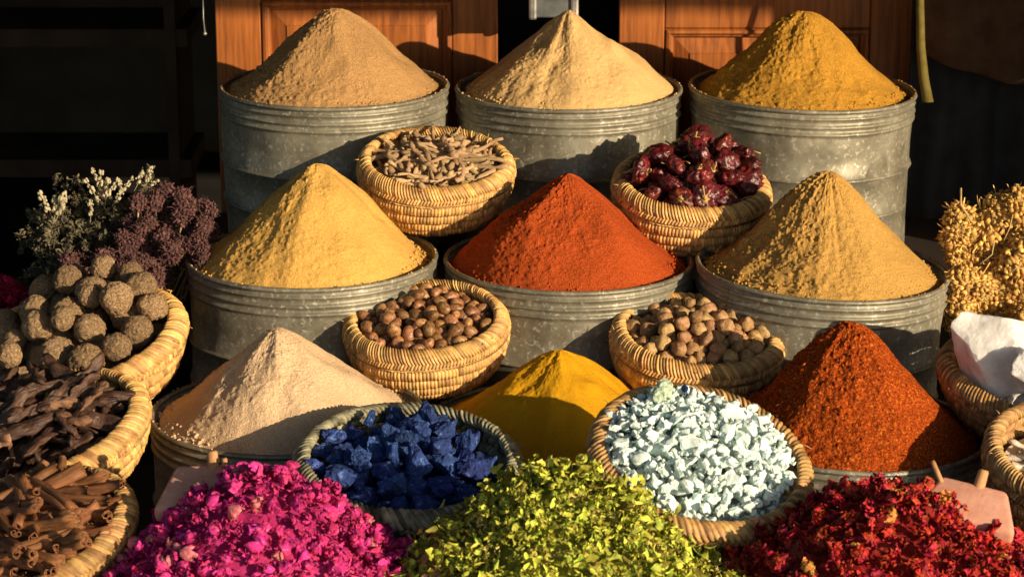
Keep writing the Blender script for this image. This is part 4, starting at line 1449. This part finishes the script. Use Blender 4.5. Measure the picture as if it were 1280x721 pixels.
rr = random.Random(4)
spots = []
outline = [(1200, 272, 17), (1196, 295, 16), (1230, 288, 22), (1252, 262, 18), (1272, 258, 20), (1292, 268, 22), (1236, 316, 22), (1214, 330, 18), (1262, 300, 24), (1285, 305, 22),
           (1245, 345, 22), (1270, 335, 22), (1222, 358, 20), (1205, 350, 17), (1200, 378, 17), (1228, 385, 20), (1255, 375, 22), (1280, 365, 24), (1262, 400, 18), (1285, 400, 20), (1210, 405, 16), (1196, 322, 14), (1192, 402, 13), (1235, 412, 16)]
for (u, v, a) in outline:
    d = 5.22 + rr.uniform(-.05, .05)
    spots.append((u, v, d, a * d / F * 1.12))
for k in range(26):
    u, v = rr.uniform(1205, 1330), rr.uniform(275, 420)
    spots.append((u, v, 5.30 + rr.uniform(0, .12), rr.uniform(16, 24) * 5.3 / F))
c0 = P(1245, 430, 5.25)
t = bunch('dried_flower_bunch', c0, YH, spots, 'bunch of dried golden brown flower heads behind the white crystal', 'dried flowers', None, M_YSTEM, 3, Vector((1.0, 5.25, .485)))
mb = MB()
for (pts_, r_) in ([((1201, 235), (1201, 256), (1215, 278)), .0022], [((1255, 300), (1262, 285), (1266, 268)), .0013], [((1225, 330), (1240, 318), (1243, 300)), .0013], [((1262, 342), (1270, 335), (1282, 336)), .0013]):
    mb.tube([P(u, v, 5.14) - c0 for u, v in pts_], r_, 5)
obj('dry_stalk', mb.mesh('dry_stalk', M_YSTEM), t)['kind'] = 'stuff'

# wine-red bunch, left
rr = random.Random(8)
spots = []
for k in range(120):
    # elongated lobes
    if k < 55: u, v, d = rr.uniform(85, 200), rr.uniform(318, 375), 5.12
    else: u, v, d = rr.uniform(150, 262), rr.uniform(250, 345), 5.20
    if u > 225 and v > 330: v -= 30
    if u < 170 and v < 290: v += 25
    spots.append((u, v, d + rr.uniform(-.04, .06), rr.uniform(8, 13) * d / F))
for (u, v) in ((205, 238), (225, 246), (250, 262), (190, 255), (262, 290), (100, 330), (92, 350)): spots.append((u, v, 5.25, 13 * 5.2 / F))
c0 = P(170, 380, 5.25)
bunch('dried_flower_bunch', c0, WH, spots, 'dim wine red bunch of dried flower heads behind the corky balls', 'dried flowers', None, M_YSTEM, 5, Vector((-.78, 5.25, .49)))

# grey green herb bunch with cream florets
c0 = P(90, 380, 5.3)
hb = empty('herb_bunch', c0, 'grey green dried herb bunch with cream florets, back left', 'herbs')


def sprig(k, m):
    mb = MB(); r = random.Random(k)
    pts_ = [Vector((0, 0, 0)), Vector((.15, .02, .35)), Vector((.35, .05, .65)), Vector((.62, .05, .86)), Vector((.85, .02, .88))]
    mb.tube(pts_, [.014, .013, .011, .009, .006], 5, .2)
    for i in range(34):
        t = r.uniform(.35, 1.0) * (len(pts_) - 1); j = min(int(t), len(pts_) - 2)
        p0 = pts_[j].lerp(pts_[j + 1], t - j) + Vector((r.gauss(0, .07), r.gauss(0, .07), r.gauss(0, .07)))
        leafmesh(mb, k * 99 + i, r.uniform(.14, .28), r.uniform(.04, .09), 1.0, r.random(), np.array(p0), n=(4, 3))
    return mb.mesh('sprig', m)


SPR = [sprig(k, M_HERB) for k in range(4)]


def spike(k):
    mb = MB(); r = random.Random(k)
    mb.tube([(0, 0, -.6), (.03, 0, 0), (0, .03, 1)], [.03, .03, .02], 5, .1)
    for i in range(20):
        z = r.uniform(0, 1.0)
        v, f = ICO[1]
        mb.add(v * r.uniform(.07, .14) * np.array([1, 1, 1.3]) + np.array([r.gauss(0, .10), r.gauss(0, .10), z]), f, r.random())
    return mb.mesh('flower_spike', M_WHITEF)


SPK = [spike(k) for k in range(3)]
rr = random.Random(12)
for k in range(120):
    u = rr.uniform(48, 90) if k % 2 else rr.uniform(65, 165); v = rr.uniform(280, 400) if k % 2 else rr.uniform(255, 315)
    if u < 60: v = max(v, 290)
    d = 5.3 + rr.uniform(-.06, .1)
    o = bpy.data.objects.new('sprig', SPR[k % 4]); COL.objects.link(o); o.parent = hb
    o.location = P(u, v, d) - c0
    s = rr.uniform(.045, .075)
    o.scale = (s, s, s); o.rotation_euler = (rr.gauss(0, .7), rr.gauss(-.3, .9), rr.uniform(0, 6.28))
for (u, v, s, tl) in ((60, 262, .040, -.35), (68, 264, .030, .0), (73, 266, .042, .25), (77, 262, .026, .3), (116, 240, .030, -.5), (124, 232, .030, .2), (120, 224, .022, -.1), (133, 244, .034, .4), (146, 250, .028, .8), (140, 236, .024, .6), (113, 268, .028, .15), (128, 256, .022, -.6),
                      (172, 230, .026, .5), (184, 226, .028, .3), (188, 232, .020, 1.0), (158, 232, .022, .9), (165, 268, .020, .6), (150, 240, .022, .3)):
    o = bpy.data.objects.new('flower_spike', SPK[rr.randrange(3)]); COL.objects.link(o); o.parent = hb
    o.location = P(u, v, 5.24) - c0
    o.scale = (s * .8, s * .8, s); o.rotation_euler = (rr.gauss(0, .2), tl, rr.uniform(0, 1))
mb = MB(); bs = Vector((-.85, 5.3, .49)) - c0
for k in range(40):
    q = P(rr.uniform(45, 190), rr.uniform(250, 330), 5.3 + rr.uniform(-.05, .1)) - c0
    b_ = bs + Vector((rr.gauss(0, .05), rr.gauss(0, .03), 0))
    mb.tube([q, q.lerp(b_, .45) + Vector((rr.gauss(0, .02), 0, .03)), b_], [.0015, .002, .002], 4, rr.random())
obj('stems', mb.mesh('stems', M_HERB), hb)['kind'] = 'stuff'

# magenta flowers at the far left edge
sp_ = []
rr = random.Random(2)
for k in range(520):
    u = rr.uniform(-60, 38); v = rr.uniform(346 + max(0, (u - 10) * .8), 440)
    p_ = P(u, v, 5.16 + rr.uniform(0, .12)); sp_.append((p_.x, p_.y, p_.z, rr.uniform(.010, .016)))
o = merged('dark_magenta_petals', REDS[:2], sp_, 70, M_MAG)
tag(o, 'dim dark magenta dried petals at the far left edge', 'petals')
